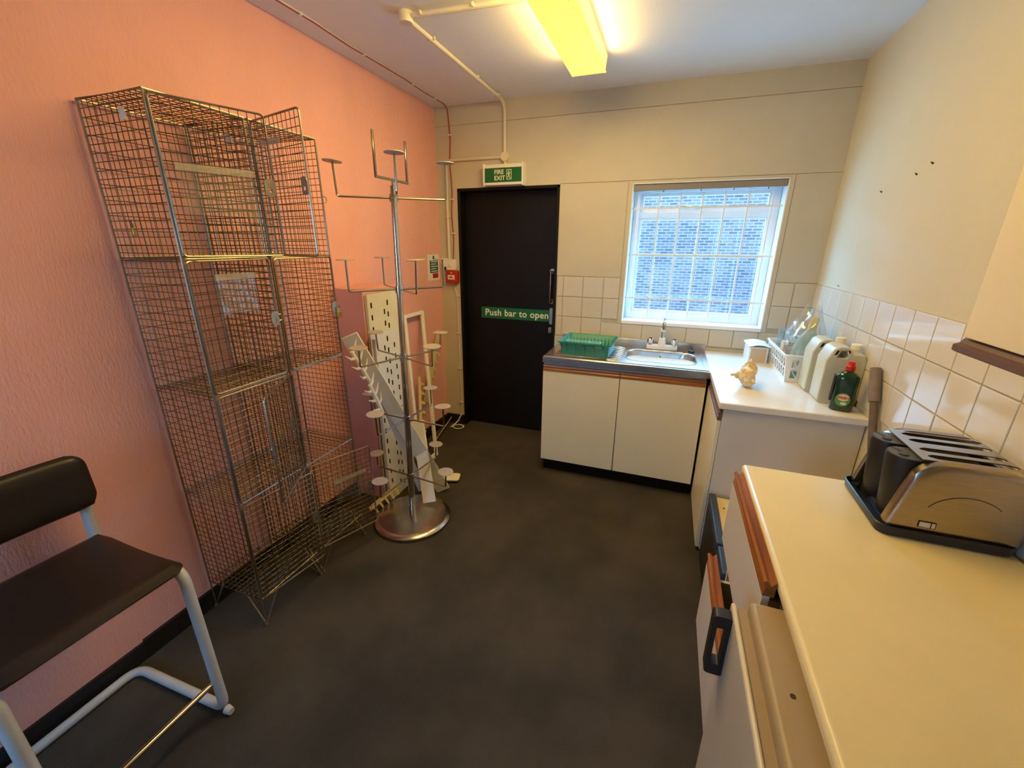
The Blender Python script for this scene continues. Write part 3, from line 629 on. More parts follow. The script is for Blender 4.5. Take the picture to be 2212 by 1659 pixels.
def board(name, m, p0, p1, wdir, w, t, label, cat, group=None):
    p0, p1 = V(p0), V(p1); y = (p1 - p0); ln = y.length; y.normalize(); x = V(wdir); x = (x - y * x.dot(y)).normalized(); z = x.cross(y)
    q = MB().box((-w / 2, 0, -t / 2), (w / 2, ln, t / 2), basis(p0, x, y, z))
    return tag(q.build(name, m, bevel=(0.002, 1)), label, cat, group)
board('plank', MT['plank'], (0.555, 2.215, 0.012), (0.225, 1.845, 1.150), (0.80, 0.45, 0.0), 0.095, 0.014, 'long white plank leaning diagonally behind the chrome pole', 'plank')
board('plank', MT['plank'], (0.575, 2.00, 0.052), (0.40, 2.19, 0.52), (1, 0.15, 0), 0.085, 0.012, 'short cream plank standing on the round chrome base', 'plank')
board('plank', MT['plank'], (0.42, 2.16, 0.012), (0.30, 1.96, 0.80), (0.7, 0.5, 0), 0.05, 0.012, 'narrow white plank half hidden behind the long diagonal plank', 'plank')
q = MB(); q.plate(rrect(0, 0, 0.26, 0.085, 0.02, 4), [], 0.012, basis((0.36, 2.27, 0.012), (0.95, 0.25, 0.03), (-0.25, 0.95, 0.10)))
tag(q.build('offcut', MT['plank'], bevel=(0.002, 1)), 'cream rounded offcut lying on the floor under the planks', 'offcut')
# white rectangular frame
t0, t1 = V((0.035, 2.665, 1.115)), V((0.035, 2.91, 1.115)); b0, b1 = V((0.24, 2.42, 0.012)), V((0.24, 2.665, 0.012))
q = MB()
for a, c in ((t0, b0), (t1, b1), (t0, t1), (b0, b1)):
    y = (c - a); ln = y.length; y.normalize(); z = V((1, 0, 0.25)); z = (z - y * z.dot(y)).normalized(); x = y.cross(z)
    q.box((-0.014, -0.014, -0.010), (0.014, ln + 0.014, 0.010), basis(a, x, y, z))
tag(q.build('white_frame', MT['white'], bevel=(0.002, 1)), 'empty narrow white rectangular frame leaning on the pink wall', 'frame')
def comb(p0, p1, tdir, n, label, w=0.028, tl=0.045):
    p0, p1 = V(p0), V(p1); y = p1 - p0; ln = y.length; y.normalize(); x = V(tdir); x = (x - y * x.dot(y)).normalized()
    out = [(0, 0), (0, ln)]
    for k in range(n):
        a = ln - ln * k / n; s = ln / n; out += [(w, a), (w, a - s * .55), (w + tl, a - s * .75), (w + tl * .9, a - s * .98), (w, a - s * .9)]
    out += [(w, 0)]
    q = MB().plate(out, [], 0.006, basis(p0, x, y)); return tag(q.build('toothed_strip', MT['comb'], smooth=None), label, 'toothed strip', 'toothed plastic strips among the leaning boards')
comb((0.07, 2.80, 0.40), (0.02, 3.165, 0.93), (0.1, 1, -0.6), 9, 'yellowed toothed plastic strip leaning highest on the pink wall', 0.05, 0.05)
comb((0.16, 2.56, 0.06), (0.05, 2.765, 0.62), (0.2, 1, -0.2), 8, 'yellowed toothed strip leaning inside the white frame')
comb((0.13, 2.82, 0.010), (0.06, 3.24, 0.045), (0.6, -0.2, 0.9), 8, 'toothed plastic strip lying along the skirting board')
comb((0.325, 2.00, 0.13), (0.27, 1.79, 0.075), (0.15, 0, -1), 5, 'toothed plastic strip hanging low beside the slotted panels', 0.03, 0.05)
def bracket(c, d, label, seed):
    rnd = random.Random(seed); q = MB(); c = V(c); d = V(d).normalized(); s = d.cross(V((1, 0, 0))).normalized()
    p1 = c + d * 0.20
    q.tube([c, c + d * 0.10, p1], [0.010, 0.013, 0.010], 6)
    for k in range(6):
        b0_ = c + d * (0.03 + 0.032 * k); sg = 1 if k % 2 else -1; e = s * sg
        q.tube([b0_, b0_ + e * 0.03 + d * 0.012, b0_ + e * (0.05 + 0.02 * rnd.random()) + d * 0.05 + V((0.02 * rnd.random(), 0, 0))], [0.009, 0.008, 0.002], 5)
    return tag(q.build('plastic_bracket', MT['plank']), label, 'bracket', 'white plastic brackets on the plank')
bracket((0.345, 1.83, 0.90), (-0.2, -0.35, 0.9), 'white many-fingered plastic bracket resting high on the diagonal plank', 1)
bracket((0.385, 1.865, 0.70), (-0.1, -0.30, 0.9), 'white many-fingered plastic bracket resting lower on the diagonal plank', 2)

# ================================================================== CHAIR
ch = thing('chair', 'high cantilever chair with black vinyl seat and grey tube frame', 'chair', (0.28, 0.44, 0))
CY0, CY1 = 0.232, 0.655
q = MB()
path = fillet([(0.10, CY1 - 0.012, 0.86), (0.085, CY1 - 0.012, 0.62), (0.50, CY1, 0.635), (0.515, CY1, 0.018), (0.045, CY1 - 0.01, 0.018), (0.045, CY0 + 0.01, 0.018), (0.515, CY0, 0.018), (0.50, CY0, 0.635), (0.085, CY0 + 0.012, 0.62), (0.10, CY0 + 0.012, 0.86)], 0.055, 7)
q.tube(path, 0.0165, 14); q.build('tube_frame', MT['greytube'], ch)
for y in (CY0, CY1): MB().cyl((0.52, y, 0.016), (0.544, y, 0.016), 0.0155, 0.012, 12).build('foot_cap', MT['greytube'], ch)
MB().tube([(0.505, CY0, 0.150), (0.505, CY1, 0.150)], 0.010, 12).build('foot_rail', MT['chrome'], ch)
def cushion(q, x0, x1, y0, y1, zf, th, n=14, m=12, r=0.05):
    vs_ = []; fcs = []
    def pt(i, j, top):
        u, v = i / n, j / m; x = x0 + (x1 - x0) * u; y = y0 + (y1 - y0) * v
        e = min(1, min(u, 1 - u) * (x1 - x0) / r, min(v, 1 - v) * (y1 - y0) / r); k = math.sqrt(max(0, 1 - (1 - e) ** 2))
        # round the corners in plan
        cx = max(0, r - min(u, 1 - u) * (x1 - x0)); cy = max(0, r - min(v, 1 - v) * (y1 - y0)); dd = math.hypot(cx, cy)
        if dd > r:
            f = r / dd; x += (cx - cx * f) * (1 if u < .5 else -1); y += (cy - cy * f) * (1 if v < .5 else -1)
        z = zf(u, v) + (th * 0.5 * k if top else -th * 0.5 * k * 0.8); return (x, y, z)
    for top in (0, 1):
        for i in range(n + 1):
            for j in range(m + 1): vs_.append(pt(i, j, top))
    N = (n + 1) * (m + 1)
    for i in range(n):
        for j in range(m):
            k = i * (m + 1) + j; fcs.append((k, k + 1, k + m + 2, k + m + 1)); fcs.append((N + k, N + k + m + 1, N + k + m + 2, N + k + 1))
    for i in range(n):
        k = i * (m + 1); fcs.append((k, k + m + 1, N + k + m + 1, N + k)); k += m; fcs.append((k, N + k, N + k + m + 1, k + m + 1))
    for j in range(m):
        k = j; fcs.append((k, N + k, N + k + 1, k + 1)); k = n * (m + 1) + j; fcs.append((k, k + 1, N + k + 1, N + k))
    return q.add(vs_, fcs)
q = MB(); cushion(q, 0.085, 0.525, CY0 - 0.005, CY1 + 0.012, lambda u, v: 0.655 - 0.012 * math.sin(u * PI) + 0.0 * v, 0.055, 22, 20, 0.045); q.build('seat', MT['vinyl'], ch, smooth=80)
q = MB(); cushion(q, 0.79, 0.985, CY0 - 0.02, CY1 + 0.018, lambda u, v: 0.018 * math.sin(v * PI), 0.055, 16, 22, 0.05)
q.v = [V((0.125 - p.z - 0.06 * (p.x - 0.79), p.y, p.x)) for p in q.v]; q.build('backrest', MT['vinyl'], ch, smooth=80)

# ================================================================== SINK UNIT
SX0, SX1, SY = 1.105, 2.162, 2.725
sc_ = thing('sink_cabinet', 'cream double door base cabinet under the stainless sink', 'cabinet', ((SX0 + SX1) / 2, 3.0, 0))
box((SX0, SY + 0.022, 0.10), (SX1 - 0.006, L - 0.012, 0.858)).build('carcass', MT['laminategrey'], sc_, bevel=(0.002, 1))
box((SX0 + 0.01, SY + 0.055, 0), (SX1 - 0.012, SY + 0.073, 0.10)).build('kickboard', MT['black'], sc_)
for x0, x1 in ((SX0, 1.630), (1.636, SX1 - 0.006)):
    dr = box((x0, SY + 0.002, 0.106), (x1, SY + 0.020, 0.795)).build('door', MT['laminate'], sc_, bevel=(0.0015, 1))
    q = MB(); q.plate([(0, 0), (0.020, 0), (0.020, 0.045), (0.006, 0.045), (0.002, 0.030), (0.006, 0.022), (0, 0.015)], [], x1 - x0, basis((x0, SY, 0.796), (0, 1, 0), (0, 0, 1)))
    q.build('wood_rail', MT['woodx'], dr, smooth=None)
# stainless top
so = thing('sink', 'stainless steel sink top with drainer and one bowl', 'sink', ((SX0 + SX1) / 2, 3.0, 0.86))
ZT = 0.9; bx0, by0, bx1, by1 = 1.640, 2.830, 2.098, 3.170
q = MB(); bowl = rrect(bx0, by0, bx1, by1, 0.095, 8)
q.plate([(SX0 - 0.003, SY - 0.012), (SX1 + 0.006, SY - 0.012), (SX1 + 0.006, L - 0.012), (SX0 - 0.003, L - 0.012)], [bowl], 0.003, Matrix.Translation((0, 0, ZT - 0.003)))
q.box((SX0 - 0.003, SY - 0.012, ZT - 0.042), (SX1 + 0.006, SY - 0.009, ZT - 0.001)); q.box((SX0 - 0.003, SY - 0.012, ZT - 0.042), (SX0, L - 0.012, ZT - 0.001))
q.box((SX0 - 0.003, L - 0.022, ZT - 0.004), (SX1 + 0.006, L - 0.010, ZT + 0.048))
q.build('top_sheet', MT['steel'], so, bevel=(0.003, 2))
q = MB(); q.tube([(SX0, SY + 0.01, ZT), (SX1, SY + 0.01, ZT)], 0.006, 8); q.tube([(SX1 - 0.025, SY + 0.01, ZT), (SX1 - 0.025, L - 0.06, ZT)], 0.005, 8); q.build('rolled_rim', MT['steel'], so)
q = MB(); cx, cy = (bx0 + bx1) / 2, (by0 + by1) / 2
def shr(s, z): return [V((cx + (x - cx) * s, cy + (y - cy) * s, z)) for x, y in bowl]
q.loft([shr(1.025, ZT + 0.0015), shr(1.0, ZT), shr(0.985, ZT - 0.012), shr(0.95, ZT - 0.11), shr(0.90, ZT - 0.140), shr(0.75, ZT - 0.150), shr(0.15, ZT - 0.154)], False, True)
q.build('bowl', MT['steel'], so, smooth=60)
q = MB()
for k in range(8):
    y = 2.80 + 0.052 * k; q.tube([(1.16, y, ZT + 0.001), (1.18, y, ZT + 0.003), (1.58, y, ZT + 0.003), (1.615, y, ZT)], [0.002, 0.007, 0.007, 0.002], 8)
q.build('drainer_ridges', MT['steel'], so)
MB().lathe([(0.021, -0.004), (0.021, 0.002), (0.016, 0.004), (0.012, 0.0)], (1.86, by1 - 0.024, ZT - 0.055), 18, Matrix.Rotation(math.radians(84), 4, 'X')).build('overflow', MT['chrome'], so)
MB().lathe([(0, 0), (0.011, 0), (0.011, 0.003), (0, 0.003)], (1.86, by1 - 0.030, ZT - 0.055), 14, Matrix.Rotation(math.radians(84), 4, 'X')).build('overflow_hole', MT['hole'], so)
q = MB(); q.tube([(1.865 + 0.0 * t, by1 - 0.036, ZT - 0.06) for t in (0,)] + [(1.865 + 0.155 * t, by1 - 0.036 - 0.03 * math.sin(t * PI) + 0.03 * t, ZT - 0.060 - 0.065 * math.sin(t * PI) + 0.062 * t) for t in [k / 14 for k in range(1, 15)]] + [(2.045, 3.175, ZT + 0.004), (2.07, 3.20, ZT + 0.004)], 0.002, 6)
q.build('plug_chain', MT['chromedark'], so)
pg_ = MB().lathe([(0, 0), (0.022, 0), (0.025, 0.012), (0.012, 0.018), (0.006, 0.030), (0, 0.030)], (2.075, 3.215, ZT + 0.001), 18); tag(pg_.build('sink_plug', MT['blackplastic']), 'black rubber sink plug behind the bowl', 'plug')
tp = thing('mixer_tap', 'mixer tap with white deck, chrome knobs and swan neck spout', 'tap', (1.868, 3.225, ZT))
box((1.762, 3.208, ZT), (1.978, 3.262, ZT + 0.035)).build('deck', MT['whiteplastic'], tp, bevel=(0.008, 3))
MB().lathe([(0.030, 0), (0.028, 0.01), (0.020, 0.055), (0, 0.055)], (1.868, 3.225, ZT + 0.033), 6).build('cone', MT['whiteplastic'], tp)
MB().tube(fillet([(1.868, 3.225, ZT + 0.08), (1.868, 3.225, ZT + 0.235), (1.872, 3.02, ZT + 0.235), (1.872, 3.02, ZT + 0.185)], 0.09, 9), 0.0105, 12).build('spout', MT['chrome'], tp)
MB().lathe([(0.013, 0), (0.016, 0.004), (0.016, 0.016), (0.013, 0.02)], (1.868, 3.225, ZT + 0.135), 14).build('spout_ring', MT['whiteplastic'], tp)
for x in (1.786, 1.954):
    kb = MB().lathe([(0.012, 0), (0.012, 0.012), (0.022, 0.016), (0.024, 0.040), (0.018, 0.048), (0, 0.050)], (x, 3.222, ZT + 0.033), 9).build('tap_knob', MT['chrome'], tp)
    MB().lathe([(0.010, 0), (0.010, 0.003), (0, 0.003)], (x, 3.222, ZT + 0.083), 14).build('knob_cap', MT['greyplastic'], kb)

# dish rack
RX, RY = 1.378, 2.925
dk = thing('dish_rack', 'teal green plastic dish rack on the drainer', 'dish rack', (RX, RY, ZT + 0.010), math.radians(-2))
def rr3(w, dpt, z, r=0.02): return [V((x, y, z)) for x, y in rrect(-w / 2, -dpt / 2, w / 2, dpt / 2, r, 4)]
q = MB(); q.loft([rr3(0.325, 0.275, 0), rr3(0.335, 0.285, 0.05), rr3(0.352, 0.325, 0.090), rr3(0.370, 0.345, 0.094), rr3(0.370, 0.345, 0.088)], True, False)
q.loft([rr3(0.360, 0.335, 0.094), rr3(0.346, 0.318, 0.088), rr3(0.329, 0.279, 0.05), rr3(0.318, 0.268, 0.006)], False, True)
q.build('tray', MT['teal'], dk, local=True, smooth=50)
q = MB()
for k in range(5): x = -0.13 + 0.065 * k; q.add([(x - 0.010, -0.168, 0.088), (x + 0.010, -0.168, 0.088), (x + 0.007, -0.142, 0.004), (x - 0.007, -0.142, 0.004), (x - 0.010, -0.150, 0.088), (x + 0.010, -0.150, 0.088), (x + 0.007, -0.136, 0.004), (x - 0.007, -0.136, 0.004)], [(0, 1, 2, 3), (4, 7, 6, 5), (0, 3, 7, 4), (1, 5, 6, 2), (0, 4, 5, 1), (3, 2, 6, 7)])
q.build('front_ribs', MT['teal'], dk, local=True, smooth=None)
for k in range(13):
    x = -0.150 + 0.025 * k
    MB().tube([(x, 0.02, 0.004), (x, 0.022, 0.075), (x, 0.026, 0.094)], [0.006, 0.0055, 0.004], 8).build('plate_peg', MT['tealpale'], dk, local=True)
q = MB(); hl = [[(-0.120 + 0.078 * k + a, c) for a, c in rrect(0, 0, 0.068, 0.030, 0.008, 3)] for k in range(3)]
q.plate(rrect(-0.130, -0.010, 0.112, 0.040, 0.010, 3), hl, 0.006, Matrix.Translation((0.0, -0.145, 0.096))); q.build('cutlery_rail', MT['tealpale'], dk, local=True, smooth=None)

# ================================================================== FAR WORKTOP RUN
FY = 2.165
fb = thing('base_cabinet', 'pale base cabinet under the white corner worktop', 'cabinet', (2.48, 2.75, 0))
box((2.198, FY + 0.034, 0.10), (W - 0.004, L - 0.012, 0.862)).build('carcass', MT['laminategrey'], fb)
box((2.192, FY + 0.014, 0.02), (W - 0.004, FY + 0.033, 0.862)).build('end_panel', MT['laminategrey'], fb, bevel=(0.0015, 1))
dr = box((2.170, FY + 0.016, 0.030), (2.190, SY + 0.018, 0.800)).build('door', MT['laminate'], fb, bevel=(0.0015, 1))
q = MB(); q.plate([(0, 0), (0.020, 0), (0.020, 0.045), (0.006, 0.045), (0.002, 0.030), (0.006, 0.022), (0, 0.015)], [], SY - FY - 0.03, basis((2.170, SY - 0.016, 0.802), (1, 0, 0), (0, 0, 1), (0, -1, 0)))
q.build('wood_rail', MT['mauve'], dr, smooth=None)
box((2.215, FY + 0.035, 0), (2.235, SY + 0.05, 0.10)).build('kickboard', MT['laminate'], fb)
tag(box((2.168, FY - 0.004, 0.866), (W - 0.002, L - 0.010, 0.902)).build('worktop', MT['worktopfar'], bevel=(0.006, 3)), 'white laminate corner worktop running from the sink along the tiled wall', 'worktop')
FZ = 0.902
# shell
q = MB(); cpts = []; rad = []; sp = MB()
for k in range(64):
    t = k / 63; a = t * 2 * PI * 3.2; g_ = 0.10 + 0.90 * t ** 1.6
    cpts.append(V((-0.045 + 0.075 * t ** 0.8, 0.026 * g_ * math.cos(a), 0.036 + 0.026 * g_ * math.sin(a)))); rad.append(0.003 + 0.026 * g_)
sp.tube(cpts, rad, 12)
for k in range(26, 64, 3):
    t = k / 63; a = t * 2 * PI * 3.2; n_ = V((0.25, math.cos(a), math.sin(a))).normalized(); p = cpts[k] + n_ * rad[k] * 0.8
    if p.z + n_.z * 0.02 < 0.004: continue
    sp.tube([p, p + n_ * (0.012 + 0.010 * t)], [0.007 * (0.5 + t), 0.0015], 6)
zm = min(p.z for p in sp.v); Rm = Matrix.Translation((2.300, 2.47, FZ - 1.45 * zm)) @ Matrix.Rotation(0.25, 4, 'Z') @ Matrix.Diagonal((1.35, 1.45, 1.45, 1))
sp.v = [Rm @ p for p in sp.v]; tag(sp.build('sea_shell', MT['shell'], smooth=50), 'knobbly cream conch shell lying on the white worktop', 'shell')
# white card box with a bowed open lid
cb = thing('carton', 'small white and tan carton with a bowed lid beside the basket', 'box', (2.464, 3.12, FZ), math.radians(4))
q = MB(); q.loft([[V((x, y, z)) for x, y in ((-0.055, -0.07), (0.055, -0.07), (0.055, 0.07), (-0.055, 0.07))] for z in (0, 0.105)]); q.build('carton_body', MT['cardwhite'], cb, local=True, smooth=None)
box((-0.046, -0.0715, 0.003), (0.046, -0.0702, 0.098)).build('tan_face', MT['card'], cb, local=True, smooth=None)
q = MB(); n = 10; vs_ = []; fcs = []
for k in range(n + 1):
    u = k / n; x = -0.065 + 0.130 * u; z = 0.106 + 0.012 * math.sin(u * PI)
    for y in (-0.078, 0.078):
        for dz in (0, 0.003): vs_.append((x, y, z + dz + (0.010 if y > 0 else 0)))
for k in range(n):
    o = 4 * k; fcs += [(o, o + 4, o + 6, o + 2), (o + 1, o + 3, o + 7, o + 5), (o, o + 1, o + 5, o + 4), (o + 2, o + 6, o + 7, o + 3)]
fcs += [(0, 2, 3, 1), (4 * n, 4 * n + 1, 4 * n + 3, 4 * n + 2)]
q.add(vs_, fcs); q.build('lid', MT['cardwhite'], cb, local=True)
# lattice basket
bk = thing('basket', 'white lattice plastic basket full of cleaning things', 'basket', (2.645, 2.90, FZ))
BX0, BX1, BY0, BY1, BH = 2.545, 2.745, 2.66, 3.14, 0.150
def lattice(lw, hh, n):
    hs = []; s = (lw - 0.03) / n
    for k in range(n):
        a = 0.015 + s * k + 0.005; c = 0.015 + s * (k + 1) - 0.005
        for r0, r1 in ((0.022, 0.072), (0.082, 0.128)):
            hs.append([(a, r0), (c - 0.004, r0), (a, r1)]); hs.append([(c, r0 + 0.004), (c, r1), (a + 0.004, r1)])
    return hs
q = MB()
q.plate([(0, 0), (BY1 - BY0, 0), (BY1 - BY0, BH), (0, BH)], lattice(BY1 - BY0, BH, 9), 0.003, basis((BX0, BY0, FZ + 0.002), (0, 1, 0), (-0.10, 0, 1), (1, 0, 0.1)))
q.plate([(0, 0), (BY1 - BY0, 0), (BY1 - BY0, BH), (0, BH)], lattice(BY1 - BY0, BH, 9), 0.003, basis((BX1, BY0, FZ + 0.002), (0, 1, 0), (0.08, 0, 1), (1, 0, -0.08)))
for y in (BY0, BY1): q.plate([(0, 0), (BX1 - BX0, 0), (BX1 - BX0 + 0.012, BH), (-0.015, BH)], lattice(BX1 - BX0, BH, 4), 0.003, basis((BX0, y, FZ + 0.002), (1, 0, 0), (0, 0, 1), (0, -1, 0)))
q.box((BX0, BY0, FZ), (BX1, BY1, FZ + 0.004))
q.build('lattice_body', MT['whiteplastic'], bk, smooth=None)
q = MB(); q.tube([(x, y, FZ + BH + 0.002) for x, y in rrect(BX0 - 0.020, BY0 - 0.004, BX1 + 0.014, BY1 + 0.004, 0.015, 3)], 0.006, 6, closed=True); q.build('rim', MT['whiteplastic'], bk)
# contents of the basket
def ell(cx, cy, rx, ry, z, n=24, p=2.6):
    out = []
    for k in range(n):
        a = 2 * PI * k / n; c, s = math.cos(a), math.sin(a); out.append(V((cx + rx * math.copysign(abs(c) ** (2 / p), c), cy + ry * math.copysign(abs(s) ** (2 / p), s), z)))
    return out
gb = thing('detergent_bottle', 'pale green bottle with a yellow cap wrapped in clear plastic', 'bottle', (2.612, 2.755, FZ + 0.008))
gb.rotation_euler = (0, math.radians(7), 0); gb.scale = (1.12, 1.12, 1.0)
q = MB(); q.loft([ell(0, 0, a, c, z) for a, c, z in ((0.045, 0.032, 0), (0.050, 0.036, 0.010), (0.050, 0.036, 0.17), (0.044, 0.032, 0.22), (0.024, 0.020, 0.27), (0.016, 0.016, 0.285), (0.016, 0.016, 0.30))]); q.build('bottle_body', MT['palegreen'], gb, local=True, smooth=50)
MB().lathe([(0.019, 0.292), (0.019, 0.335), (0.012, 0.355), (0, 0.357)], (0, 0, 0), 18).build('cap', MT['yellowcap'], gb, local=True)
box((-0.030, -0.0385, 0.04), (0.030, -0.036, 0.16)).build('bottle_label', MT['cardwhite'], gb, local=True)
tj = thing('plastic_jug', 'clear plastic measuring jug in the basket', 'jug', (2.606, 3.06, FZ + 0.008))
q = MB(); q.lathe([(0.035, 0), (0.040, 0.005), (0.050, 0.22), (0.054, 0.225), (0.047, 0.222), (0.037, 0.008)], (0, 0, 0), 28); q.build('jug_body', MT['jugfilm'], tj, local=True)
MB().tube(fillet([(0.005, -0.044, 0.20), (0.01, -0.085, 0.20), (0.01, -0.075, 0.07), (0.005, -0.038, 0.06)], 0.03, 5), 0.006, 8).build('jug_handle', MT['jugfilm'], tj, local=True)
MB().tube([(0.01, 0.0, 0.012), (0.045, -0.005, 0.30)], [0.006, 0.004], 8).build('brush_handle', MT['whiteplastic'], tj, local=True)
tb = thing('sponge_pack', 'small striped tan pack tucked in the front of the basket', 'pack', (2.595, 2.925, FZ + 0.008), 0.1)
box((-0.035, -0.025, 0), (0.035, 0.025, 0.175)).build('pack_body', MT['card'], tb, local=True, bevel=(0.004, 2))
for k in range(4): box((-0.036, -0.026, 0.115 + 0.014 * k), (0.036, 0.026, 0.119 + 0.014 * k)).build('stripe', MT['labelcream'], tb, local=True)
dk2 = thing('cleaner_bottle', 'teal cleaner bottle low in the basket behind the lattice', 'bottle', (2.715, 2.70, FZ + 0.008))
q = MB(); q.loft([ell(0, 0, a, c, z) for a, c, z in ((0.022, 0.028, 0), (0.024, 0.030, 0.008), (0.024, 0.030, 0.12), (0.010, 0.012, 0.15), (0.010, 0.012, 0.17))]); q.build('bottle_body', MT['teal'], dk2, local=True, smooth=50)
MB().lathe([(0.012, 0.165), (0.012, 0.185), (0, 0.186)], (0, 0, 0), 14).build('cap', MT['cardwhite'], dk2, local=True)
def bag(name, c, rx, ry, h, seed, label):
    rnd = random.Random(seed); n, m = 26, 16; loops = []
    ph = [rnd.uniform(0, 6.28) for _ in range(8)]
    for j in range(m):
        t = j / (m - 1); l = []
        k0 = (0.55 + 0.75 * math.sin(min(1, t * 1.25) * PI * 0.62)) * (1 - 0.55 * max(0, t - 0.62) / 0.38)
        for i in range(n):
            a = 2 * PI * i / n; w = 1 + 0.10 * math.sin(3 * a + ph[0] + 4 * t) + 0.08 * math.sin(7 * a + ph[1] - 6 * t) + 0.06 * math.sin(11 * a + ph[2] + 9 * t)
            l.append(V((c[0] + rx * k0 * w * math.cos(a) + 0.02 * t * t, c[1] + ry * k0 * w * math.sin(a), c[2] + h * t + (0.022 * math.sin(2 * a + ph[3]) + 0.015 * math.sin(5 * a + ph[4])) * t * t)))
        loops.append(l)
    q = MB().loft(loops, True, False); return tag(q.build(name, MT['bagfilm'], smooth=25), label, 'plastic bag')
bag('plastic_bag', (2.625, 2.79, FZ + 0.012), 0.066, 0.085, 0.40, 3, 'crumpled clear plastic bag wrapped around the pale green bottle')
bag('plastic_bag', (2.700, 2.98, FZ + 0.012), 0.040, 0.09, 0.22, 5, 'low crumpled clear plastic bag slumped at the wall end of the basket')
# jerrycans
def jerry(x, y, label):
    t = thing('jerrycan', label, 'jerrycan', (x, y, FZ), 0, 'milky jerrycans on the worktop')
    prof = [(0, 0.012), (0.012, 0), (0.148, 0), (0.160, 0.012), (0.160, 0.225), (0.150, 0.252), (0.104, 0.252), (0.098, 0.272), (0.080, 0.284), (0.042, 0.284), (0.022, 0.270), (0, 0.215)]
    q = MB(); q.plate(prof, [[(0.040, 0.232), (0.050, 0.262), (0.074, 0.264), (0.084, 0.240), (0.078, 0.230)]], 0.130, basis((-0.08, 0.065, 0), (1, 0, 0), (0, 0, 1)))
    q.build('can_body', MT['jerry'], t, local=True, bevel=(0.014, 4), smooth=60)
    cp_ = MB().lathe([(0.019, 0.245), (0.019, 0.262), (0.023, 0.264), (0.023, 0.288), (0.020, 0.291), (0, 0.291)], (0.049, 0, 0), 24).build('screw_cap', MT['jerryliq'], t, local=True)
    return t
jerry(2.694, 2.395, 'milky jerrycan directly behind the dark green soap bottle')
jerry(2.680, 2.560, 'milky jerrycan between the lattice basket and the other jerrycan')
# washing-up liquid
sb = thing('soap_bottle', 'dark green washing up liquid bottle with a red cap', 'bottle', (2.690, 2.255, FZ), math.radians(-18))
q = MB(); q.loft([ell(0, 0, a, c, z, 28, 3.0) for a, c, z in ((0.040, 0.024, 0), (0.045, 0.028, 0.008), (0.047, 0.030, 0.06), (0.044, 0.028, 0.11), (0.047, 0.029, 0.15), (0.045, 0.027, 0.168), (0.030, 0.020, 0.182), (0.016, 0.014, 0.190), (0.015, 0.014, 0.200))]); q.build('bottle_body', MT['soap'], sb, local=True, smooth=50)
MB().lathe([(0.019, 0.196), (0.019, 0.214), (0.015, 0.219), (0.012, 0.236), (0, 0.238)], (0, 0, 0), 20).build('cap', MT['redcap'], sb, local=True)
MB().box((-0.052, -0.020, 0.045), (-0.044, 0.020, 0.165)).build('side_label', MT['labelpurple'], sb, local=True)
def lens(c, rx, rz, n=28): return [(c[0] + rx * math.cos(2 * PI * k / n), c[1] + rz * math.sin(2 * PI * k / n)) for k in range(n)]
fl = MB().plate(lens((0, 0.060), 0.029, 0.032), [], 0.0015, basis((0, -0.0306, 0), (1, 0, 0), (0, 0, 1))).build('front_label', MT['labelgreen'], sb, local=True)
MB().plate(lens((0.001, 0.070), 0.023, 0.016), [], 0.001, basis((0, -0.0322, 0), (1, 0, 0), (0, 0, 1))).build('label_panel', MT['labelcream'], fl, local=True)
MB().plate(lens((0.006, 0.042), 0.012, 0.007), [], 0.001, basis((0, -0.0322, 0), (1, 0, 0), (0, 0, 1))).build('label_motif', MT['labelcream'], fl, local=True)
cu = textmesh('FAIRY', 0.0175, MT['labelred'], sb, Matrix.Translation(sb.location) @ basis((-0.0205, -0.0336, 0.064), (1, 0, 0), (0, 0, 1)), bold=0.0006); cu.parent = fl
# tube leaning in the gap at the end of the worktop
pt0, pt1 = V((2.745, 1.585, 0.016)), V((2.750, 2.176, 1.134)); pax = (pt1 - pt0).normalized()
pi_ = thing('leaning_tube', 'brown tube with a sleeved top leaning in the gap beside the white worktop', 'tube', (2.745, 1.585, 0))
MB().cyl(pt0, pt1 - pax * 0.02, 0.0150, n=16).build('tube', MT['pipe'], pi_)
q = MB(); q.tube([pt1 - pax * 0.15, pt1 - pax * 0.148, pt1, pt1 - pax * 0.001, pt1 - pax * 0.03], [0.0155, 0.0205, 0.0205, 0.016, 0.014], 18); q.build('sleeve', MT['pipesleeve'], pi_)

# ================================================================== GAP BETWEEN THE UNITS: low black box with a pine lid
lb = thing('storage_box', 'low black box with a pale pine top between the two kitchen runs', 'storage box', (2.45, 1.86, 0))
box((2.192, 1.56, 0.0), (2.70, 2.155, 0.360)).build('box_body', MT['blackplastic'], lb, bevel=(0.006, 2))
box((2.222, 1.56, 0.360), (2.70, 2.155, 0.378)).build('pine_top', MT['pine'], lb)
box((2.190, 1.74, 0.352), (2.224, 2.155, 0.398)).build('front_lip', MT['bluegrey'], lb, bevel=(0.006, 3))
box((2.196, 1.56, 0.345), (2.224, 1.735, 0.390)).build('front_lip', MT['bluegrey'], lb, bevel=(0.006, 3))
box((2.188, 1.70, 0.255), (2.193, 1.725, 0.30)).build('handle_slot', MT['pine'], lb)
for y in (2.06, 1.90): MB().cyl((2.255, y, 0.377), (2.255, y, 0.3795), 0.005, n=8).build('screw', MT['hole'], lb)

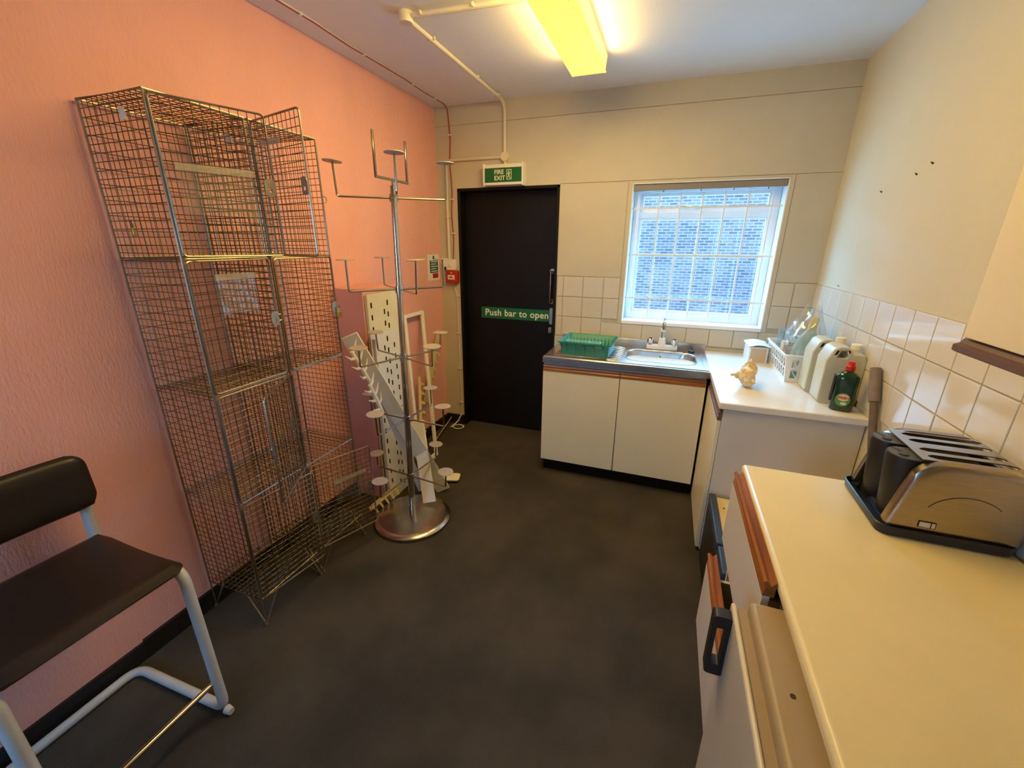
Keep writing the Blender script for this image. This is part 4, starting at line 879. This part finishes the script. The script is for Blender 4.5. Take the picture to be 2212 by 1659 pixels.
# ================================================================== NEAR WORKTOP RUN
NZ = 0.890; NY1 = 1.545
tag(box((2.186, REAR + 0.02, NZ - 0.034), (W - 0.002, NY1, NZ)).build('worktop', MT['worktop'], bevel=(0.012, 4)), 'cream laminate worktop carrying the toaster', 'worktop')
du = thing('drawer_unit', 'cream kitchen drawer unit with wooden rails and pulled out drawers', 'drawer unit', (2.48, 1.22, 0))
DY0, DY1 = 0.945, 1.530
q = MB(); q.box((2.205, DY1 - 0.018, 0.02), (W - 0.01, DY1, NZ - 0.036)); q.box((2.205, DY0, 0.02), (W - 0.01, DY0 + 0.018, NZ - 0.036)); q.box((W - 0.02, DY0, 0.02), (W - 0.01, DY1, NZ - 0.036)); q.box((2.205, DY0, 0.02), (W - 0.01, DY1, 0.115))
q.build('carcass', MT['laminategrey'], du, smooth=None)
def drawer(xf, z0, z1, y0, y1, boxtop):
    q = MB(); bx = xf + 0.018
    q.box((bx, y0 + 0.035, z0 + 0.02), (bx + 0.45, y0 + 0.047, boxtop)); q.box((bx, y1 - 0.047, z0 + 0.02), (bx + 0.45, y1 - 0.035, boxtop)); q.box((bx + 0.44, y0 + 0.035, z0 + 0.02), (bx + 0.45, y1 - 0.035, boxtop))
    o = q.build('drawer', MT['fridgedoor'], du, smooth=None)
    box((bx, y0 + 0.047, z0 + 0.02), (bx + 0.44, y1 - 0.047, z0 + 0.028)).build('drawer_bottom', MT['darkinside'], o, smooth=None)
    box((xf, y0, z0), (xf + 0.018, y1, z1)).build('drawer_front', MT['laminategrey'], o, bevel=(0.0015, 1))
    q = MB(); q.plate([(0.026, 0), (0.026, 0.044), (0.016, 0.030), (0.004, 0.044), (-0.002, 0.038), (0.004, 0.018), (0, 0)], [], y1 - y0, basis((xf, y1, z1 + 0.001), (1, 0, 0), (0, 0, 1), (0, -1, 0)))
    q.build('wood_rail', MT['wood'], o, smooth=None)
drawer(2.158, 0.600, 0.838, DY0 + 0.004, DY1 - 0.040, 0.800)
drawer(2.104, 0.296, 0.560, DY0 + 0.004, DY1 - 0.150, 0.530)
box((2.185, DY0 + 0.02, 0.120), (2.204, DY1 - 0.004, 0.29)).build('drawer_front', MT['laminategrey'], du, bevel=(0.0015, 1))
box((2.20, DY1 - 0.040, 0.60), (2.206, DY1 - 0.002, 0.85)).build('front_stile', MT['laminategrey'], du)
box((2.25, DY0 + 0.01, 0.02), (2.265, DY1 - 0.01, 0.115)).build('kickboard', MT['black'], du)
# under-counter fridge
fr = thing('fridge', 'small beige undercounter fridge with a black loop handle', 'fridge', (2.40, 0.66, 0))
FRY0, FRY1 = 0.372, 0.925
box((2.128, FRY0, 0.025), (2.70, FRY1, 0.838)).build('fridge_body', MT['fridge'], fr, bevel=(0.012, 4))
fd = box((2.092, FRY0, 0.060), (2.104, FRY1, 0.820)).build('fridge_door', MT['fridgedoor'], fr, bevel=(0.006, 3))
box((2.103, FRY0 + 0.004, 0.07), (2.130, FRY1 - 0.004, 0.806)).build('door_liner', MT['fridge'], fr)
q = MB(); q.plate(rrect(0, 0, 0.042, 0.180, 0.010, 4), [rrect(0.011, 0.034, 0.031, 0.146, 0.004, 3)], 0.030, basis((2.052, 0.905, 0.632), (1, 0, 0), (0, 0, 1)))
q.build('loop_handle', MT['blackplastic'], fd, bevel=(0.003, 2))
for x in (2.15, 2.65):
    for y in (FRY0 + 0.04, FRY1 - 0.04): MB().cyl((x, y, 0), (x, y, 0.03), 0.015, n=10).build('foot', MT['blackplastic'], fr)
MB().cyl((2.168, 0.70, 0.8375), (2.168, 0.70, 0.8395), 0.005, n=8).build('screw_hole', MT['hole'], fr)
tag(box((2.205, REAR + 0.03, 0.02), (W - 0.01, 0.360, NZ - 0.036)).build('base_cabinet', MT['laminategrey'], bevel=(0.002, 1)), 'plain base cabinet under the near end of the toaster worktop', 'cabinet')

# toaster and its tray
TR = math.radians(-1); TC = V((2.622, 1.376, NZ))
ty = thing('tray', 'black shallow tray under the toaster', 'tray', TC, TR)
q = MB(); def_r = lambda s, z: [V((x * s, y * s, z)) for x, y in rrect(-0.148, -0.142, 0.146, 0.142, 0.03, 5)]
q.loft([def_r(0.94, 0), def_r(0.985, 0.006), def_r(1.0, 0.028), def_r(0.985, 0.030), def_r(0.965, 0.010), def_r(0.93, 0.006)]); q.build('tray_body', MT['traymat'], ty, local=True, smooth=40)
to = thing('toaster', 'four slice stainless steel toaster with twin black control pods', 'toaster', TC + V((0.012, 0.0, 0.0062)), TR)
TX0, TX1, TH = -0.104, 0.137, 0.218
def tprof(ins, z0=0.022, r=0.058):
    out = [(TX1 - ins, z0), (TX1 - ins, TH - ins - r)]
    for k in range(1, 9): a = PI / 2 * k / 8; out.append((TX1 - ins - r + r * math.cos(a), TH - ins - r + r * math.sin(a)))
    out.append((TX0 + 0.0 + ins + r * 1.1, TH - ins))
    for k in range(1, 9): a = PI / 2 + PI / 2 * k / 8; out.append((TX0 + ins + r * 1.1 + r * 1.25 * math.cos(a) - 0.003 * k / 8, TH - ins - r + r * math.sin(a)))
    out.append((TX0 - 0.040 + ins, z0)); return out
def side(y0, y1, y2):
    q = MB(); n_ = len(tprof(0)); q.loft([[V((x, y0, z)) for x, z in tprof(0)], [V((x, y1, z)) for x, z in tprof(0.001)], [V((x, y1 + (y2 - y1) * .6, z)) for x, z in tprof(0.006)], [V((x, y2, z)) for x, z in tprof(0.018)]])
    return q.build('side_panel', MT['toastersteel'], to, local=True, smooth=50)
s1 = side(-0.100, -0.122, -0.130); side(0.100, 0.122, 0.130)
q = MB(); q.loft([[V((x, y, z)) for x, z in tprof(0.030)] for y in (-0.100, 0.100)]); q.build('inner_body', MT['darkinside'], to, local=True)
q = MB(); sl = []
for yc in (-0.075, -0.030, 0.030, 0.075): sl.append([(TX0 + 0.030, yc - 0.004), (TX0 + 0.045, yc - 0.013), (TX1 - 0.045, yc - 0.013), (TX1 - 0.032, yc - 0.005), (TX1 - 0.032, yc + 0.005), (TX1 - 0.045, yc + 0.013), (TX0 + 0.045, yc + 0.013), (TX0 + 0.030, yc + 0.004)])
q.plate([(TX0 + 0.008, -0.101), (TX1 - 0.026, -0.101), (TX1 - 0.026, 0.101), (TX0 + 0.008, 0.101)], sl, 0.003, Matrix.Translation((0, 0, TH - 0.006))); q.build('top_plate', MT['toastersteel'], to, local=True, smooth=None)
q = MB(); q.box((TX1 - 0.030, -0.100, 0.022), (TX1 - 0.004, 0.100, TH - 0.030)); q.build('end_panel', MT['toastersteel'], to, local=True, bevel=(0.008, 3))
q = MB(); q.plate(rrect(-0.122, -0.130, 0.136, 0.130, 0.02, 4), [], 0.022, Matrix.Identity(4)); q.build('base', MT['blackplastic'], to, local=True, bevel=(0.003, 2))
for yc in (-0.052, 0.052):
    def pod(z, dx, s=1.0):
        out = [V((TX0 + 0.018, yc - 0.044 * s, z))]
        for k in range(13): a = -PI / 2 - PI * k / 12; out.append(V((TX0 - 0.004 + dx + 0.040 * s * math.cos(a), yc + 0.044 * s * math.sin(a), z)))
        return out + [V((TX0 + 0.018, yc + 0.044 * s, z))]
    q = MB(); q.loft([pod(0.022, 0.010, 0.92), pod(0.10, 0.004, 0.96), pod(TH - 0.024, -0.003), pod(TH - 0.014, -0.002, 0.98)])
    pd = q.build('control_pod', MT['blackplastic'], to, local=True, smooth=50)
    q = MB(); q.loft([pod(TH - 0.0145, -0.001, 0.95), pod(TH - 0.0125, -0.001, 0.94)]); q.build('pod_top', MT['podtop'], pd, local=True)
    MB().lathe([(0.011, 0), (0.011, 0.004), (0.008, 0.005), (0, 0.004)], (TX0 - 0.016, yc - 0.014, TH - 0.0125), 18).build('button', MT['greyplastic'], pd, local=True)
    q = MB()
    for k in range(3): q.box((-0.002, -0.009, 0), (0.002, 0.009, 0.001), Matrix.Translation((TX0 - 0.012 - 0.004 * k, yc + 0.006 + 0.010 * k, TH - 0.0125)) @ Matrix.Rotation(0.9, 4, 'Z'))
    q.build('indicator_marks', MT['blackplastic'], pd, local=True, smooth=None)
# arc line and badge on the near side panel
q = MB(); q.tube([(0.012 + 0.085 * math.cos(a), -0.1302, 0.066 + 0.072 * math.sin(a)) for a in [PI * (0.25 + 0.62 * k / 18) for k in range(19)]], 0.0013, 6); q.build('embossed_arc', MT['greyplastic'], s1, local=True)
bd = box((-0.075, -0.1325, 0.034), (-0.038, -0.1285, 0.052)).build('badge_border', MT['blackplastic'], s1, local=True)
box((-0.073, -0.1332, 0.036), (-0.050, -0.1324, 0.050)).build('badge_panel', MT['labelcream'], bd, local=True); box((-0.047, -0.1332, 0.036), (-0.040, -0.1324, 0.050)).build('badge_panel', MT['labelcream'], bd, local=True)

# wall cabinet
wcx = 2.470
wc_ = thing('wall_cabinet', 'cream wall cabinet with a mauve brown lower rail', 'cabinet', (2.62, 0.60, 1.42))
box((wcx + 0.02, -0.10, 1.43), (W - 0.003, 1.155, 2.16)).build('carcass', MT['laminate'], wc_, bevel=(0.002, 1))
for y0, y1 in ((0.565, 1.160), (-0.10, 0.560)):
    dr = box((wcx, y0, 1.452), (wcx + 0.018, y1, 2.155)).build('door', MT['laminate'], wc_, bevel=(0.0015, 1))
    q = MB(); q.plate([(0, 0), (0.028, 0), (0.028, 0.030), (0.010, 0.030), (0.004, 0.020), (-0.006, 0.016), (-0.006, 0.004)], [], y1 - y0 + (0.012 if y1 > 1 else 0), basis((wcx, y1 + (0.012 if y1 > 1 else 0), 1.418), (1, 0, 0), (0, 0, 1), (0, -1, 0)))
    q.build('handle_rail', MT['mauve'], dr, smooth=None)
